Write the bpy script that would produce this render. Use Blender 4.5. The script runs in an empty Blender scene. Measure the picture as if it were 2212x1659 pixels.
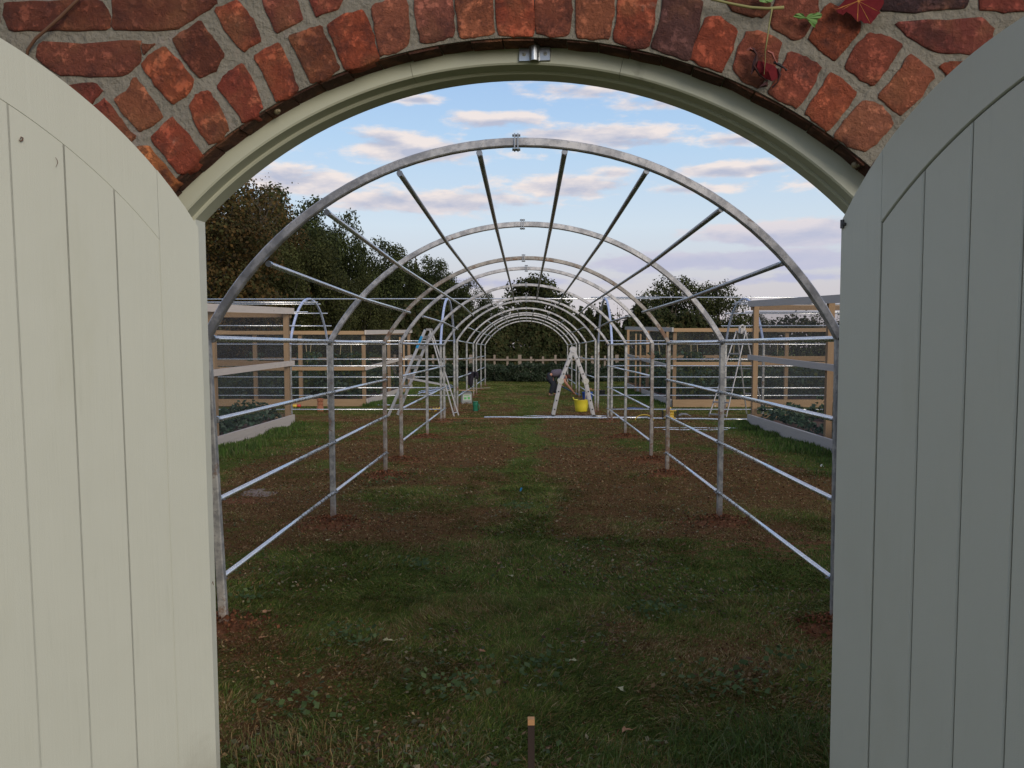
import bpy, bmesh, math, random
import numpy as np
from mathutils import Vector, Matrix
random.seed(7); RNG = np.random.default_rng(7)
SC = bpy.context.scene; COL = SC.collection
R = math.radians

# ------------------------------------------------------------------ camera
EYE = 1.6; FPX = 1789.0; U0, V0 = 1137.0, 880.4; PITCH = R(4.2)
cam_d = bpy.data.cameras.new("camera"); cam = bpy.data.objects.new("camera", cam_d); COL.objects.link(cam)
cam.location = (0, 0, EYE); cam.rotation_euler = (R(90) - PITCH, 0, 0)
cam_d.sensor_width = 36; cam_d.lens = FPX / 2212 * 36
cam_d.shift_x = -31 / 2212; cam_d.shift_y = 50.9 / 2212
cam_d.clip_start = 0.05; cam_d.clip_end = 3000
SC.camera = cam

# ------------------------------------------------------------------ world, sun, exposure
SUN_EL, SUN_AZ = R(17), math.atan2(0.55, -0.835)      # azimuth from +Y towards +X
w = bpy.data.worlds.new("World"); SC.world = w; w.use_nodes = True
nt = w.node_tree; nt.nodes.clear()
def N(t, **k):
    n = nt.nodes.new(t)
    for a, b in k.items(): setattr(n, a, b)
    return n
def L(a, b): nt.links.new(a, b)
def Mth(op, a, b=None, c=None, clamp=False):
    n = N('ShaderNodeMath', operation=op, use_clamp=clamp)
    for i, x in enumerate((a, b, c)):
        if x is None: continue
        if isinstance(x, (int, float)): n.inputs[i].default_value = x
        else: L(x, n.inputs[i])
    return n.outputs[0]
def Mix(f, a, b):
    n = N('ShaderNodeMix', data_type='RGBA')
    for i, x in ((0, f), (6, a), (7, b)):
        if isinstance(x, (int, float)): n.inputs[i].default_value = x
        elif isinstance(x, tuple): n.inputs[i].default_value = (*x, 1)
        else: L(x, n.inputs[i])
    return n.outputs[2]
sky = N('ShaderNodeTexSky', sky_type='NISHITA', sun_disc=False, sun_elevation=SUN_EL, sun_rotation=SUN_AZ)
sky.altitude = 50; sky.air_density = 1.0; sky.dust_density = 1.2; sky.ozone_density = 2.0
tc = N('ShaderNodeTexCoord'); sep = N('ShaderNodeSeparateXYZ'); L(tc.outputs['Generated'], sep.inputs[0])
X, Y, Z = sep.outputs
az = Mth('ARCTAN2', X, Y); el = Mth('ARCSINE', Z)
elp = Mth('MAXIMUM', el, 0.0)
# clear-sky colour: nishita blended with the pale evening gradient seen in the photograph
ramp = N('ShaderNodeValToRGB'); L(Mth('DIVIDE', elp, 1.57), ramp.inputs[0])
cr = ramp.color_ramp
cr.elements[0].position = 0.0; cr.elements[0].color = (6.3, 5.5, 6.2, 1)
cr.elements[1].position = 1.0; cr.elements[1].color = (2.1, 2.9, 4.6, 1)
for p_, c_ in ((0.045, (7.0, 6.5, 7.0)), (0.09, (7.2, 8.2, 9.2)), (0.15, (5.3, 7.4, 9.8)), (0.25, (2.9, 5.1, 9.3)), (0.5, (2.3, 3.5, 6.0))):
    e_ = cr.elements.new(p_); e_.color = (*c_, 1)
clear = Mix(0.80, sky.outputs[0], ramp.outputs[0])
# clouds
cmap = N('ShaderNodeCombineXYZ'); L(Mth('MULTIPLY', az, 7.0), cmap.inputs[0]); L(Mth('MULTIPLY', el, 22.0), cmap.inputs[1])
nz = N('ShaderNodeTexNoise'); nz.inputs['Scale'].default_value = 1.6; nz.inputs['Detail'].default_value = 7; nz.inputs['Roughness'].default_value = 0.58
L(cmap.outputs[0], nz.inputs['Vector'])
cm2 = N('ShaderNodeCombineXYZ'); L(Mth('MULTIPLY', az, 7.0), cm2.inputs[0]); L(Mth('MULTIPLY_ADD', el, 22.0, 0.22), cm2.inputs[1])
nz2 = N('ShaderNodeTexNoise'); nz2.inputs['Scale'].default_value = 1.6; nz2.inputs['Detail'].default_value = 5; nz2.inputs['Roughness'].default_value = 0.55
L(cm2.outputs[0], nz2.inputs['Vector'])
nzf = N('ShaderNodeTexNoise'); nzf.inputs['Scale'].default_value = 4.2; nzf.inputs['Detail'].default_value = 6; nzf.inputs['Roughness'].default_value = 0.6
L(cmap.outputs[0], nzf.inputs['Vector'])
wob = Mth('MULTIPLY_ADD', nz.outputs[0], 2.6, -1.3)
wobf = Mth('MULTIPLY_ADD', nzf.outputs[0], 1.5, -0.75)
CL = [  # u, v, half width, half height (as seen on the photograph), strength
 (905, 325, 165, 26, 1.0), (850, 305, 80, 22, .8), (1075, 262, 95, 17, .7), (1265, 292, 190, 20, 1.0), (1350, 306, 120, 14, .6), (1235, 402, 130, 24, 1.0),
 (925, 436, 215, 26, 1.05), (1580, 366, 120, 15, .9), (1590, 300, 65, 15, .7), (1740, 502, 210, 26, 1.5), (1600, 562, 330, 20, 1.4),
 (640, 390, 120, 26, 1.0), (1260, 195, 120, 15, .5), (1440, 222, 110, 16, .6), (1740, 600, 190, 9, .6), (1330, 372, 60, 10, .6), (1010, 610, 260, 10, .5), (905, 214, 45, 8, .5),
 (1500, 408, 90, 10, .6), (480, 300, 120, 22, .9), (1900, 380, 160, 22, .9), (300, 440, 160, 24, .9), (2050, 520, 200, 22, .8)]
field = None
under = None
for (u, v, a, b, s) in CL:
    q = (u - U0) / FPX; t = (V0 - v) / FPX
    d = Vector((q, math.cos(PITCH) + t * math.sin(PITCH), t * math.cos(PITCH) - math.sin(PITCH))).normalized()
    a0 = math.atan2(d.x, d.y); e0 = math.asin(d.z)
    dx = Mth('DIVIDE', Mth('SUBTRACT', az, a0), a / FPX); dy = Mth('DIVIDE', Mth('SUBTRACT', el, e0), b / FPX)
    r2 = Mth('SQRT', Mth('ADD', Mth('MULTIPLY', dx, dx), Mth('MULTIPLY', dy, dy)))
    f = Mth('MULTIPLY', Mth('SUBTRACT', 1.15, r2), s)
    field = f if field is None else Mth('MAXIMUM', field, f)
    g_ = Mth('MULTIPLY', Mth('SUBTRACT', 1.15, r2), Mth('MULTIPLY_ADD', dy, -0.5, 0.5, clamp=True))
    under = g_ if under is None else Mth('MAXIMUM', under, g_)
fieldn = Mth('ADD', Mth('ADD', field, wob), wobf)
inview = N('ShaderNodeMapRange', interpolation_type='SMOOTHSTEP'); inview.inputs[1].default_value = -0.20; inview.inputs[2].default_value = 0.54
L(fieldn, inview.inputs[0])
# elsewhere: the same kind of scattered evening cloud
gen = N('ShaderNodeMapRange', interpolation_type='SMOOTHSTEP'); gen.inputs[1].default_value = 0.46; gen.inputs[2].default_value = 0.62
L(nz.outputs[0], gen.inputs[0])
front = N('ShaderNodeMapRange', interpolation_type='SMOOTHSTEP'); front.inputs[1].default_value = 0.62; front.inputs[2].default_value = 0.85
L(Mth('ABSOLUTE', az), front.inputs[0])
upf = N('ShaderNodeMapRange', interpolation_type='SMOOTHSTEP'); upf.inputs[1].default_value = 0.40; upf.inputs[2].default_value = 0.52
L(el, upf.inputs[0])
away = Mth('MAXIMUM', front.outputs[0], upf.outputs[0])
dens = Mth('ADD', Mth('MULTIPLY', inview.outputs[0], Mth('SUBTRACT', 1.0, away)), Mth('MULTIPLY', gen.outputs[0], away))
dens = Mth('MULTIPLY', dens, 0.90)
shade = Mth('ADD', Mth('MULTIPLY', Mth('SUBTRACT', nz2.outputs[0], nz.outputs[0]), 3.4), Mth('MULTIPLY_ADD', under, 1.5, 0.05), clamp=True)
ccol = Mix(shade, (9.2, 8.1, 7.6), (4.9, 5.1, 6.3))
horiz = N('ShaderNodeMapRange', interpolation_type='SMOOTHSTEP'); horiz.inputs[1].default_value = 0.07; horiz.inputs[2].default_value = 0.19
L(el, horiz.inputs[0])
ccol = Mix(horiz.outputs[0], (5.1, 5.3, 6.9), ccol)
skyc = Mix(dens, clear, ccol)
bg = N('ShaderNodeBackground'); bg.inputs['Strength'].default_value = 0.1; L(skyc, bg.inputs['Color'])
wo = N('ShaderNodeOutputWorld'); L(bg.outputs[0], wo.inputs[0])

sun_d = bpy.data.lights.new("sun", 'SUN'); sun = bpy.data.objects.new("sun", sun_d); COL.objects.link(sun)
sun_d.energy = 2.1; sun_d.angle = R(28); sun_d.color = (1.0, 0.92, 0.81)
sdir = Vector((math.sin(SUN_AZ) * math.cos(SUN_EL), math.cos(SUN_AZ) * math.cos(SUN_EL), math.sin(SUN_EL)))
sun.rotation_euler = sdir.to_track_quat('Z', 'Y').to_euler(); sun.location = (3, -5, 6)
SC.view_settings.view_transform = 'Standard'; SC.view_settings.look = 'None'
SC.view_settings.exposure = 0.0; SC.view_settings.gamma = 1.0; SC.view_settings.use_curve_mapping = False
SC.cycles.transparent_max_bounces = 24; SC.cycles.max_bounces = 6

# ------------------------------------------------------------------ material helper
class MB:
    def __init__(s, name, base=(.5, .5, .5), rough=.7, metal=0.0, spec=.5):
        m = bpy.data.materials.new(name); m.use_nodes = True; s.m = m; s.t = m.node_tree
        s.b = s.t.nodes['Principled BSDF']; s.set('Base Color', (*base, 1)); s.set('Roughness', rough); s.set('Metallic', metal)
        s.set('Specular IOR Level', spec)
        g = s.n('ShaderNodeNewGeometry'); s.pos = g.outputs['Position']; s.back = g.outputs['Backfacing']
    def n(s, t, **k):
        n = s.t.nodes.new(t)
        for a, b in k.items(): setattr(n, a, b)
        return n
    def set(s, nm, v):
        if hasattr(v, 'links') or hasattr(v, 'is_output'): s.t.links.new(v, s.b.inputs[nm])
        else: s.b.inputs[nm].default_value = v
    def noise(s, scale, detail=4, rough=.55, vec=None, stretch=None, out=0):
        n = s.n('ShaderNodeTexNoise'); n.inputs['Scale'].default_value = scale; n.inputs['Detail'].default_value = detail; n.inputs['Roughness'].default_value = rough
        v = vec or s.pos
        if stretch:
            mp = s.n('ShaderNodeMapping'); mp.inputs['Scale'].default_value = stretch; s.t.links.new(v, mp.inputs[0]); v = mp.outputs[0]
        s.t.links.new(v, n.inputs['Vector']); return n.outputs[out]
    def voro(s, scale, feature='F1', vec=None):
        n = s.n('ShaderNodeTexVoronoi', feature=feature); n.inputs['Scale'].default_value = scale
        s.t.links.new(vec or s.pos, n.inputs['Vector']); return n.outputs[0]
    def rng(s, v, a, b, c=0., d=1.):
        n = s.n('ShaderNodeMapRange', interpolation_type='SMOOTHSTEP')
        for i, x in enumerate((a, b, c, d)): n.inputs[i + 1].default_value = x
        s.t.links.new(v, n.inputs[0]); return n.outputs[0]
    def math(s, op, a, b, clamp=False):
        n = s.n('ShaderNodeMath', operation=op, use_clamp=clamp)
        for i, x in enumerate((a, b)):
            if isinstance(x, (int, float)): n.inputs[i].default_value = x
            else: s.t.links.new(x, n.inputs[i])
        return n.outputs[0]
    def mix(s, f, a, b, blend='MIX'):
        n = s.n('ShaderNodeMix', data_type='RGBA', blend_type=blend)
        for i, x in ((0, f), (6, a), (7, b)):
            if isinstance(x, (int, float)): n.inputs[i].default_value = x
            elif isinstance(x, tuple): n.inputs[i].default_value = (*x, 1)
            else: s.t.links.new(x, n.inputs[i])
        return n.outputs[2]
    def attr(s, name, out=0):
        n = s.n('ShaderNodeAttribute', attribute_name=name); return n.outputs[out]
    def rand(s):
        return s.n('ShaderNodeObjectInfo').outputs['Random']
    def sepz(s, v=None):
        n = s.n('ShaderNodeSeparateXYZ'); s.t.links.new(v or s.pos, n.inputs[0]); return n.outputs
    def bump(s, h, strength=.4, dist=.01):
        n = s.n('ShaderNodeBump'); n.inputs['Strength'].default_value = strength; n.inputs['Distance'].default_value = dist
        s.t.links.new(h, n.inputs['Height']); s.t.links.new(n.outputs[0], s.b.inputs['Normal'])

M = {}
def plain(name, base, rough=.6, metal=0., var=.15, scale=8., bump=.0):
    m = MB(name, base, rough, metal)
    c = m.mix(m.noise(scale, 5), tuple(x * (1 - var) for x in base), tuple(min(1, x * (1 + var)) for x in base))
    m.set('Base Color', c)
    if bump: m.bump(m.noise(scale * 8, 3), bump, .003)
    M[name] = m.m; return m.m
# painted door
m = MB('sage_paint', (.5, .5, .41), .42)
c = m.mix(m.noise(1.3, 4), (.445, .443, .368), (.495, .492, .412))
c = m.mix(m.rng(m.noise(5, 6, .6, stretch=(1, 1, .25)), .55, .8), c, (.44, .435, .35))
spk = m.rng(m.voro(38), .035, .02); spn = m.rng(m.noise(3.1, 2), .62, .66)
c = m.mix(m.math('MULTIPLY', spk, spn), c, (.08, .06, .04))
m.set('Base Color', c); m.set('Roughness', m.rng(m.noise(12, 3), .3, .7, .36, .52))
zz = m.sepz()[2]
c2 = m.mix(m.math('MULTIPLY', m.rng(m.math('ADD', zz, m.math('MULTIPLY', m.noise(6, 5, .7), -.5)), .35, -.1), .7), c, (.20, .17, .12))
c2 = m.mix(m.rng(m.noise(55, 5, .7, stretch=(1, 1, .05)), .60, .72, 0, .22), c2, (.36, .36, .29))
c2 = m.mix(m.rng(m.noise(2.2, 6, .75), .62, .72, 0, .25), c2, (.33, .33, .25))
m.set('Base Color', c2)
m.bump(m.math('ADD', m.noise(420, 2, .6), m.math('MULTIPLY', m.noise(90, 4, .6, stretch=(1, 1, .03)), 1.3)), .35, .0012); M['paint'] = m.m
m = MB('frame_paint', (.45, .46, .34), .45)
c = m.mix(m.noise(3, 5), (.40, .40, .30), (.46, .455, .35))
c = m.mix(m.rng(m.noise(9, 5, .65), .62, .75, 0, .5), c, (.15, .14, .09))
m.set('Base Color', c); m.bump(m.noise(300, 2), .2, .001); M['frame'] = m.m
# brick
m = MB('red_brick', (.3, .08, .05), .88, spec=.25)
rp = m.n('ShaderNodeValToRGB'); m.t.links.new(m.rand(), rp.inputs[0]); r_ = rp.color_ramp
r_.elements[0].color = (.17, .042, .025, 1); r_.elements[1].color = (.30, .085, .04, 1)
for p_, c_ in ((.2, (.34, .075, .040)), (.4, (.27, .060, .038)), (.6, (.40, .095, .045)), (.8, (.31, .075, .048))):
    e_ = r_.elements.new(p_); e_.color = (*c_, 1)
tint = m.attr('tint')
c = m.mix(m.attr('tintmix', 2), rp.outputs[0], tint)
c = m.mix(1.0, c, (1.15, 1.12, 1.02), 'MULTIPLY')
c = m.mix(m.rng(m.noise(11, 8, .7), .46, .66, 0, .75), c, (.10, .036, .028))
c = m.mix(m.rng(m.noise(7, 3, .6), .45, .7, 0, .5), c, (.42, .17, .075))
c = m.mix(m.rng(m.noise(30, 5, .7), .58, .75, 0, .55), c, (.34, .12, .07))
c = m.mix(m.rng(m.noise(9, 6, .7), .62, .74, 0, .6), c, (.33, .25, .19))
c = m.mix(m.rng(m.noise(160, 4, .7), .62, .72, 0, .6), c, (.05, .03, .02))
m.set('Base Color', c)
h = m.math('ADD', m.math('MULTIPLY', m.rng(m.noise(24, 8, .75), .35, .6), 1.3), m.math('MULTIPLY', m.noise(150, 4, .7), .45))
m.bump(h, 1.0, .009); M['brick'] = m.m
m = MB('lime_mortar', (.33, .30, .24), .95, spec=.2)
c = m.mix(m.noise(5, 5), (.17, .15, .115), (.27, .24, .19))
c = m.mix(m.rng(m.noise(7, 5, .7), .58, .72, 0, .7), c, (.30, .24, .205))
c = m.mix(m.rng(m.noise(220, 3, .7), .6, .72, 0, .5), c, (.12, .10, .08))
m.set('Base Color', c); m.bump(m.math('ADD', m.noise(60, 6, .65), m.math('MULTIPLY', m.noise(12, 3), 2.0)), 1.0, .014); M['mortar'] = m.m
# galvanised steel
def galv(name, hi, lo, rust, rough, metal=.75, base_rust=True):
    m = MB(name, hi, rough, metal)
    c = m.mix(m.rng(m.noise(11, 6, .65), .38, .62), lo, hi)
    c = m.mix(m.rng(m.noise(38, 4, .7), .52, .66, 0, .35 if lo[0] > .5 else .6), c, tuple(x * .8 for x in lo))
    rn = m.rng(m.noise(5, 6, .72), .60 - rust, .70 - rust)
    zz = m.sepz()[2]
    if base_rust:
        z2 = m.math('ADD', zz, m.math('MULTIPLY', m.noise(9, 4), -.35))
        rn = m.math('MAXIMUM', rn, m.rng(z2, .03, -.13, 0, .85))
    c = m.mix(rn, c, m.mix(m.noise(50, 4), (.16, .085, .05), (.26, .17, .11)))
    m.set('Base Color', c)
    m.set('Metallic', m.math('MULTIPLY', m.math('SUBTRACT', 1.0, rn), metal))
    m.set('Roughness', m.math('ADD', m.rng(m.noise(25, 4), .3, .7, rough - .1, rough + .12), m.math('MULTIPLY', rn, .3)))
    if rough > .4: m.bump(m.noise(70, 3, .6), .10, .001)
    M[name] = m.m
galv('galv', (.60, .57, .55), (.34, .33, .33), .0, .45, .40)
galv('galv_post', (.50, .48, .44), (.27, .265, .26), .02, .5, .40)
galv('galv_rust', (.42, .38, .33), (.25, .22, .19), .09, .6, .4)
galv('galv_bright', (.88, .88, .87), (.80, .80, .80), -.045, .27, .90, False)
galv('galv_purlin_shaded', (.52, .52, .52), (.42, .42, .42), -.02, .38, .85, False)  # same steel as the rails, darkened to paint in the shaded undersides
galv('galv_blue', (.58, .64, .82), (.46, .52, .70), -.1, .35, .4, False)
# timber
def timber(name, a, b, knot, rough=.8):
    m = MB(name, a, rough, spec=.3)
    v = m.n('ShaderNodeTexCoord').outputs['Object']
    at = m.attr('grain', 1)
    c = m.mix(m.noise(3, 5, .6, vec=at, stretch=(1, 14, 14)), a, b)
    c = m.mix(m.rng(m.noise(2.4, 3, .6, vec=at, stretch=(1.2, 6, 6)), .66, .74, 0, .8), c, knot)
    c = m.mix(m.math('MULTIPLY', m.rand(), .35), c, b)
    m.set('Base Color', c); m.bump(m.noise(4, 5, .6, vec=at, stretch=(1, 22, 22)), .35, .003); M[name] = m.m
timber('wood_pale', (.62, .54, .47), (.44, .38, .33), (.22, .13, .08))
timber('wood_grey', (.52, .48, .44), (.38, .35, .32), (.12, .09, .07))
timber('wood_orange', (.48, .32, .18), (.29, .18, .095), (.16, .085, .045))
timber('wood_fence', (.31, .245, .19), (.20, .155, .12), (.07, .05, .04))
timber('wood_stake', (.06, .038, .028), (.032, .02, .016), (.09, .05, .03))
timber('wood_fresh', (.55, .30, .13), (.45, .23, .10), (.3, .14, .06))
plain('aluminium', (.60, .57, .55), .45, .55, .14, 20)
plain('alu_old', (.44, .41, .39), .5, .4, .3, 14)
plain('alu_dark', (.34, .32, .31), .5, .5, .15, 20)
plain('black', (.018, .017, .018), .6)
plain('steel_zinc', (.42, .43, .44), .32, .85, .2, 60)
plain('dark_steel', (.09, .09, .09), .5, .7)
plain('blue_label', (.02, .26, .52), .5)
plain('yellow_tub', (.80, .66, .05), .45, 0, .08, 6)
plain('yellow_plastic', (.72, .46, .05), .45)
plain('cream_plastic', (.55, .52, .44), .5)
plain('blue_tub', (.015, .07, .36), .45)
plain('black_tub', (.02, .02, .02), .5)
plain('green_plastic', (.018, .16, .085), .4)
plain('grey_plastic', (.26, .27, .25), .5)
plain('white_label', (.50, .52, .46), .6)
plain('green_label', (.12, .42, .12), .6)
plain('red_plastic', (.60, .06, .04), .45)
plain('terracotta', (.42, .16, .08), .85, 0, .25, 14, .3)
plain('soil', (.11, .055, .033), .95, 0, .5, 20, .8)
plain('blue_sheet', (.02, .04, .16), .6)
plain('tarpaulin', (.20, .27, .38), .6, 0, .2, 3)
plain('slab', (.24, .165, .12), .9, 0, .4, 9, .5)
plain('skin', (.50, .23, .14), .6)
plain('shirt', (.12, .095, .12), .9, 0, .2, 30)
plain('trousers', (.018, .02, .028), .9)
plain('hair', (.07, .022, .014), .9)
plain('boot', (.12, .085, .06), .8)
plain('jacket', (.014, .010, .016), .95)
plain('blue_tool', (.05, .14, .24), .4)
plain('grey_cloth', (.22, .21, .21), .9, 0, .3, 30)
plain('string', (.45, .2, .08), .9)
plain('cane', (.42, .32, .17), .8)
plain('vine_stem', (.22, .20, .07), .7)
plain('twig', (.11, .05, .025), .85)
plain('dry_leaf', (.045, .012, .010), .7, 0, .5, 60)
plain('pink_leaf', (.28, .09, .07), .7, 0, .3, 50)
plain('green_leaf', (.12, .22, .05), .6)
plain('snail', (.20, .16, .09), .5, 0, .5, 200)
plain('black_screw', (.45, .43, .36), .35, .6)
plain('white_petal', (.75, .75, .68), .7)
plain('weed', (.05, .10, .04), .5, 0, .4, 12)
# autumn vine leaf : dark red with pale yellow veins (radiating)
m = MB('vine_leaf', (.2, .02, .03), .8, spec=.1)
uv = m.attr('grain', 1); s3 = m.sepz(uv)
c = m.mix(m.noise(60, 4), (.075, .007, .010), (.15, .014, .016))
vv = m.rng(m.attr('vein', 2), .66, .95, 0, .9)
c = m.mix(vv, c, (.45, .22, .05)); m.set('Base Color', c); M['vine_leaf'] = m.m
# foliage: colour comes from the per-leaf attribute
def foliage(name, trans=.35, rough=.55, spec=.3):
    m = MB(name, (.06, .08, .03), rough, spec=spec)
    a = m.attr('col'); m.set('Base Color', a)
    out = [n for n in m.t.nodes if n.type == 'OUTPUT_MATERIAL'][0]
    tr = m.n('ShaderNodeBsdfTranslucent'); m.t.links.new(a, tr.inputs[0])
    mx = m.n('ShaderNodeMixShader'); mx.inputs[0].default_value = trans
    m.t.links.new(m.b.outputs[0], mx.inputs[1]); m.t.links.new(tr.outputs[0], mx.inputs[2]); m.t.links.new(mx.outputs[0], out.inputs[0])
    M[name] = m.m
foliage('foliage', .25, .75, .15); foliage('blade', .2, .85, .08)
m = MB('bark', (.07, .05, .035), .9); m.set('Base Color', m.mix(m.noise(6, 5), (.045, .035, .025), (.10, .08, .06))); m.bump(m.noise(14, 5), .6, .02); M['bark'] = m.m
# ground
m = MB('ground_soil', (.1, .06, .03), .98, spec=.03)
g = m.attr('green', 2); s_ = m.attr('bare', 2)
fine = m.noise(34, 8, .8); mid = m.noise(6, 5, .65); tiny = m.noise(150, 4, .75)
brown = m.mix(mid, (.085, .040, .016), (.20, .098, .040))
brown = m.mix(m.rng(fine, .52, .70), brown, (.27, .18, .075))
brown = m.mix(m.rng(m.noise(11, 8, .8), .50, .64, 0, .75), brown, (.105, .10, .028))
brown = m.mix(m.rng(m.noise(60, 5, .8), .56, .66, 0, .8), brown, (.33, .21, .10))
brown = m.mix(m.rng(tiny, .56, .70, 0, .85), brown, (.025, .014, .009))
green = m.mix(m.rng(fine, .35, .65), (.042, .060, .012), (.12, .165, .028))
green = m.mix(m.rng(m.noise(48, 6, .8), .52, .62, 0, .75), green, (.12, .085, .03))
green = m.mix(m.rng(tiny, .5, .7, 0, .6), green, (.22, .22, .07))
gg = m.math('ADD', g, m.math('MULTIPLY', m.math('SUBTRACT', m.noise(16, 8, .8), .5), 2.6))
c = m.mix(m.rng(gg, .30, .66), brown, green)
bare = m.mix(fine, (.17, .065, .030), (.30, .135, .07))
sb = m.math('ADD', s_, m.math('MULTIPLY', m.math('SUBTRACT', m.noise(7, 6, .75), .5), 2.6))
c = m.mix(m.rng(sb, .35, .6), c, bare)
m.set('Base Color', c); m.bump(m.math('ADD', fine, m.math('MULTIPLY', tiny, .5)), .9, .02); M['ground'] = m.m
# net
m = MB('net', (.05, .05, .055), .9)
out = [n for n in m.t.nodes if n.type == 'OUTPUT_MATERIAL'][0]
tr = m.n('ShaderNodeBsdfTransparent'); mx = m.n('ShaderNodeMixShader')
m.t.links.new(m.rng(m.noise(60, 2), .3, .7, .15, .25), mx.inputs[0])
m.t.links.new(tr.outputs[0], mx.inputs[1]); m.t.links.new(m.b.outputs[0], mx.inputs[2]); m.t.links.new(mx.outputs[0], out.inputs[0])
m.set('Base Color', (.055, .055, .06, 1)); M['net'] = m.m

# ------------------------------------------------------------------ object helpers
def tag(o, label=None, cat=None, group=None, kind=None):
    if label: o['label'] = label
    if cat: o['category'] = cat
    if group: o['group'] = group
    if kind: o['kind'] = kind
    return o
def empty(name, loc=(0, 0, 0), rz=0.0, label=None, cat=None, group=None):
    o = bpy.data.objects.new(name, None); COL.objects.link(o); o.location = loc; o.rotation_euler = (0, 0, rz); o.empty_display_size = .1
    o['_m'] = 0; del o['_m']
    WORLD[o.name] = Matrix.Translation(Vector(loc)) @ Matrix.Rotation(rz, 4, 'Z')
    return tag(o, label, cat, group)
WORLD = {}
class G:
    """mesh gatherer; coordinates are world unless local=True when built"""
    def __init__(s): s.v = []; s.f = []; s.g = []
    def add(s, vs, fs, gr=None):
        k = len(s.v); s.v += [tuple(x) for x in vs]; s.f += [tuple(i + k for i in f) for f in fs]
        s.g += [tuple(x) for x in (gr if gr is not None else vs)]
    def box(s, c, size, rot=None):
        x, y, z = (a / 2 for a in size); c = Vector(c)
        vs = [Vector((i * x, j * y, k * z)) for i in (-1, 1) for j in (-1, 1) for k in (-1, 1)]
        gr = [tuple(v + c * .37) for v in vs]
        # longest axis first for the grain
        ax = sorted(range(3), key=lambda i: -size[i]); gr = [(g[ax[0]], g[ax[1]], g[ax[2]]) for g in gr]
        if rot is not None: vs = [rot @ v for v in vs]
        s.add([v + c for v in vs], [(0, 1, 3, 2), (4, 6, 7, 5), (0, 4, 5, 1), (2, 3, 7, 6), (0, 2, 6, 4), (1, 5, 7, 3)], gr)
    def beam(s, p0, p1, wd, ht, up=(0, 0, 1), bev=0.0):
        p0, p1 = Vector(p0), Vector(p1); d = p1 - p0; Ln = d.length; d.normalize()
        up = Vector(up); side = d.cross(up)
        if side.length < 1e-4: side = d.cross(Vector((1, 0, 0)))
        side.normalize(); u2 = side.cross(d).normalized()
        a, b = wd / 2, ht / 2
        if bev:
            prof = [(-a + bev, -b), (a - bev, -b), (a, -b + bev), (a, b - bev), (a - bev, b), (-a + bev, b), (-a, b - bev), (-a, -b + bev)]
        else: prof = [(-a, -b), (a, -b), (a, b), (-a, b)]
        n = len(prof); vs = []; gr = []; r0 = (p0.x + p0.y * 3.1) * 1.7
        for t, p in ((0, p0), (Ln, p1)):
            for (i, j) in prof: vs.append(p + side * i + u2 * j); gr.append((t + r0, i + r0, j))
        fs = [(k, (k + 1) % n, n + (k + 1) % n, n + k) for k in range(n)] + [tuple(range(n))[::-1], tuple(range(n, 2 * n))]
        s.add(vs, fs, gr)
    def tube(s, pts, r, n=8, cap=True, closed=False):
        pts = [Vector(p) for p in pts]; m_ = len(pts); vs = []; rr = r if isinstance(r, (list, tuple)) else [r] * m_
        prev = None
        for i, p in enumerate(pts):
            d = (pts[min(i + 1, m_ - 1)] - pts[max(i - 1, 0)]).normalized()
            if prev is None:
                a = d.orthogonal().normalized()
            else:
                a = (prev - d * prev.dot(d))
                a = a.normalized() if a.length > 1e-6 else d.orthogonal().normalized()
            prev = a; b = d.cross(a)
            for k in range(n):
                t = 2 * math.pi * k / n; vs.append(p + (a * math.cos(t) + b * math.sin(t)) * rr[i])
        fs = []
        for i in range(m_ - 1):
            for k in range(n): fs.append((i * n + k, i * n + (k + 1) % n, (i + 1) * n + (k + 1) % n, (i + 1) * n + k))
        if cap: fs += [tuple(range(n))[::-1], tuple(range((m_ - 1) * n, m_ * n))]
        s.add(vs, fs)
    def sweep(s, pts, wd, ht, side):
        """rectangular section swept along pts; side = constant width direction"""
        side = Vector(side); vs = []; m_ = len(pts); pts = [Vector(p) for p in pts]
        for i, p in enumerate(pts):
            d = (pts[min(i + 1, m_ - 1)] - pts[max(i - 1, 0)]).normalized(); u = side.cross(d).normalized()
            b = .12 * ht
            for (a_, b_) in ((-wd / 2, -ht / 2 + b), (-wd / 2 + b, -ht / 2), (wd / 2 - b, -ht / 2), (wd / 2, -ht / 2 + b), (wd / 2, ht / 2 - b), (wd / 2 - b, ht / 2), (-wd / 2 + b, ht / 2), (-wd / 2, ht / 2 - b)):
                vs.append(p + side * a_ + u * b_)
        fs = []
        for i in range(m_ - 1):
            for k in range(8): fs.append((i * 8 + k, i * 8 + (k + 1) % 8, (i + 1) * 8 + (k + 1) % 8, (i + 1) * 8 + k))
        fs += [tuple(range(8))[::-1], tuple(range((m_ - 1) * 8, m_ * 8))]
        s.add(vs, fs)
    def lathe(s, c, prof, n=20, axis=None):
        c = Vector(c); vs = []
        for (r, z) in prof:
            for k in range(n):
                t = 2 * math.pi * k / n; v = Vector((r * math.cos(t), r * math.sin(t), z))
                if axis is not None: v = axis @ v
                vs.append(c + v)
        fs = []
        for i in range(len(prof) - 1):
            for k in range(n): fs.append((i * n + k, i * n + (k + 1) % n, (i + 1) * n + (k + 1) % n, (i + 1) * n + k))
        s.add(vs, fs)
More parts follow.
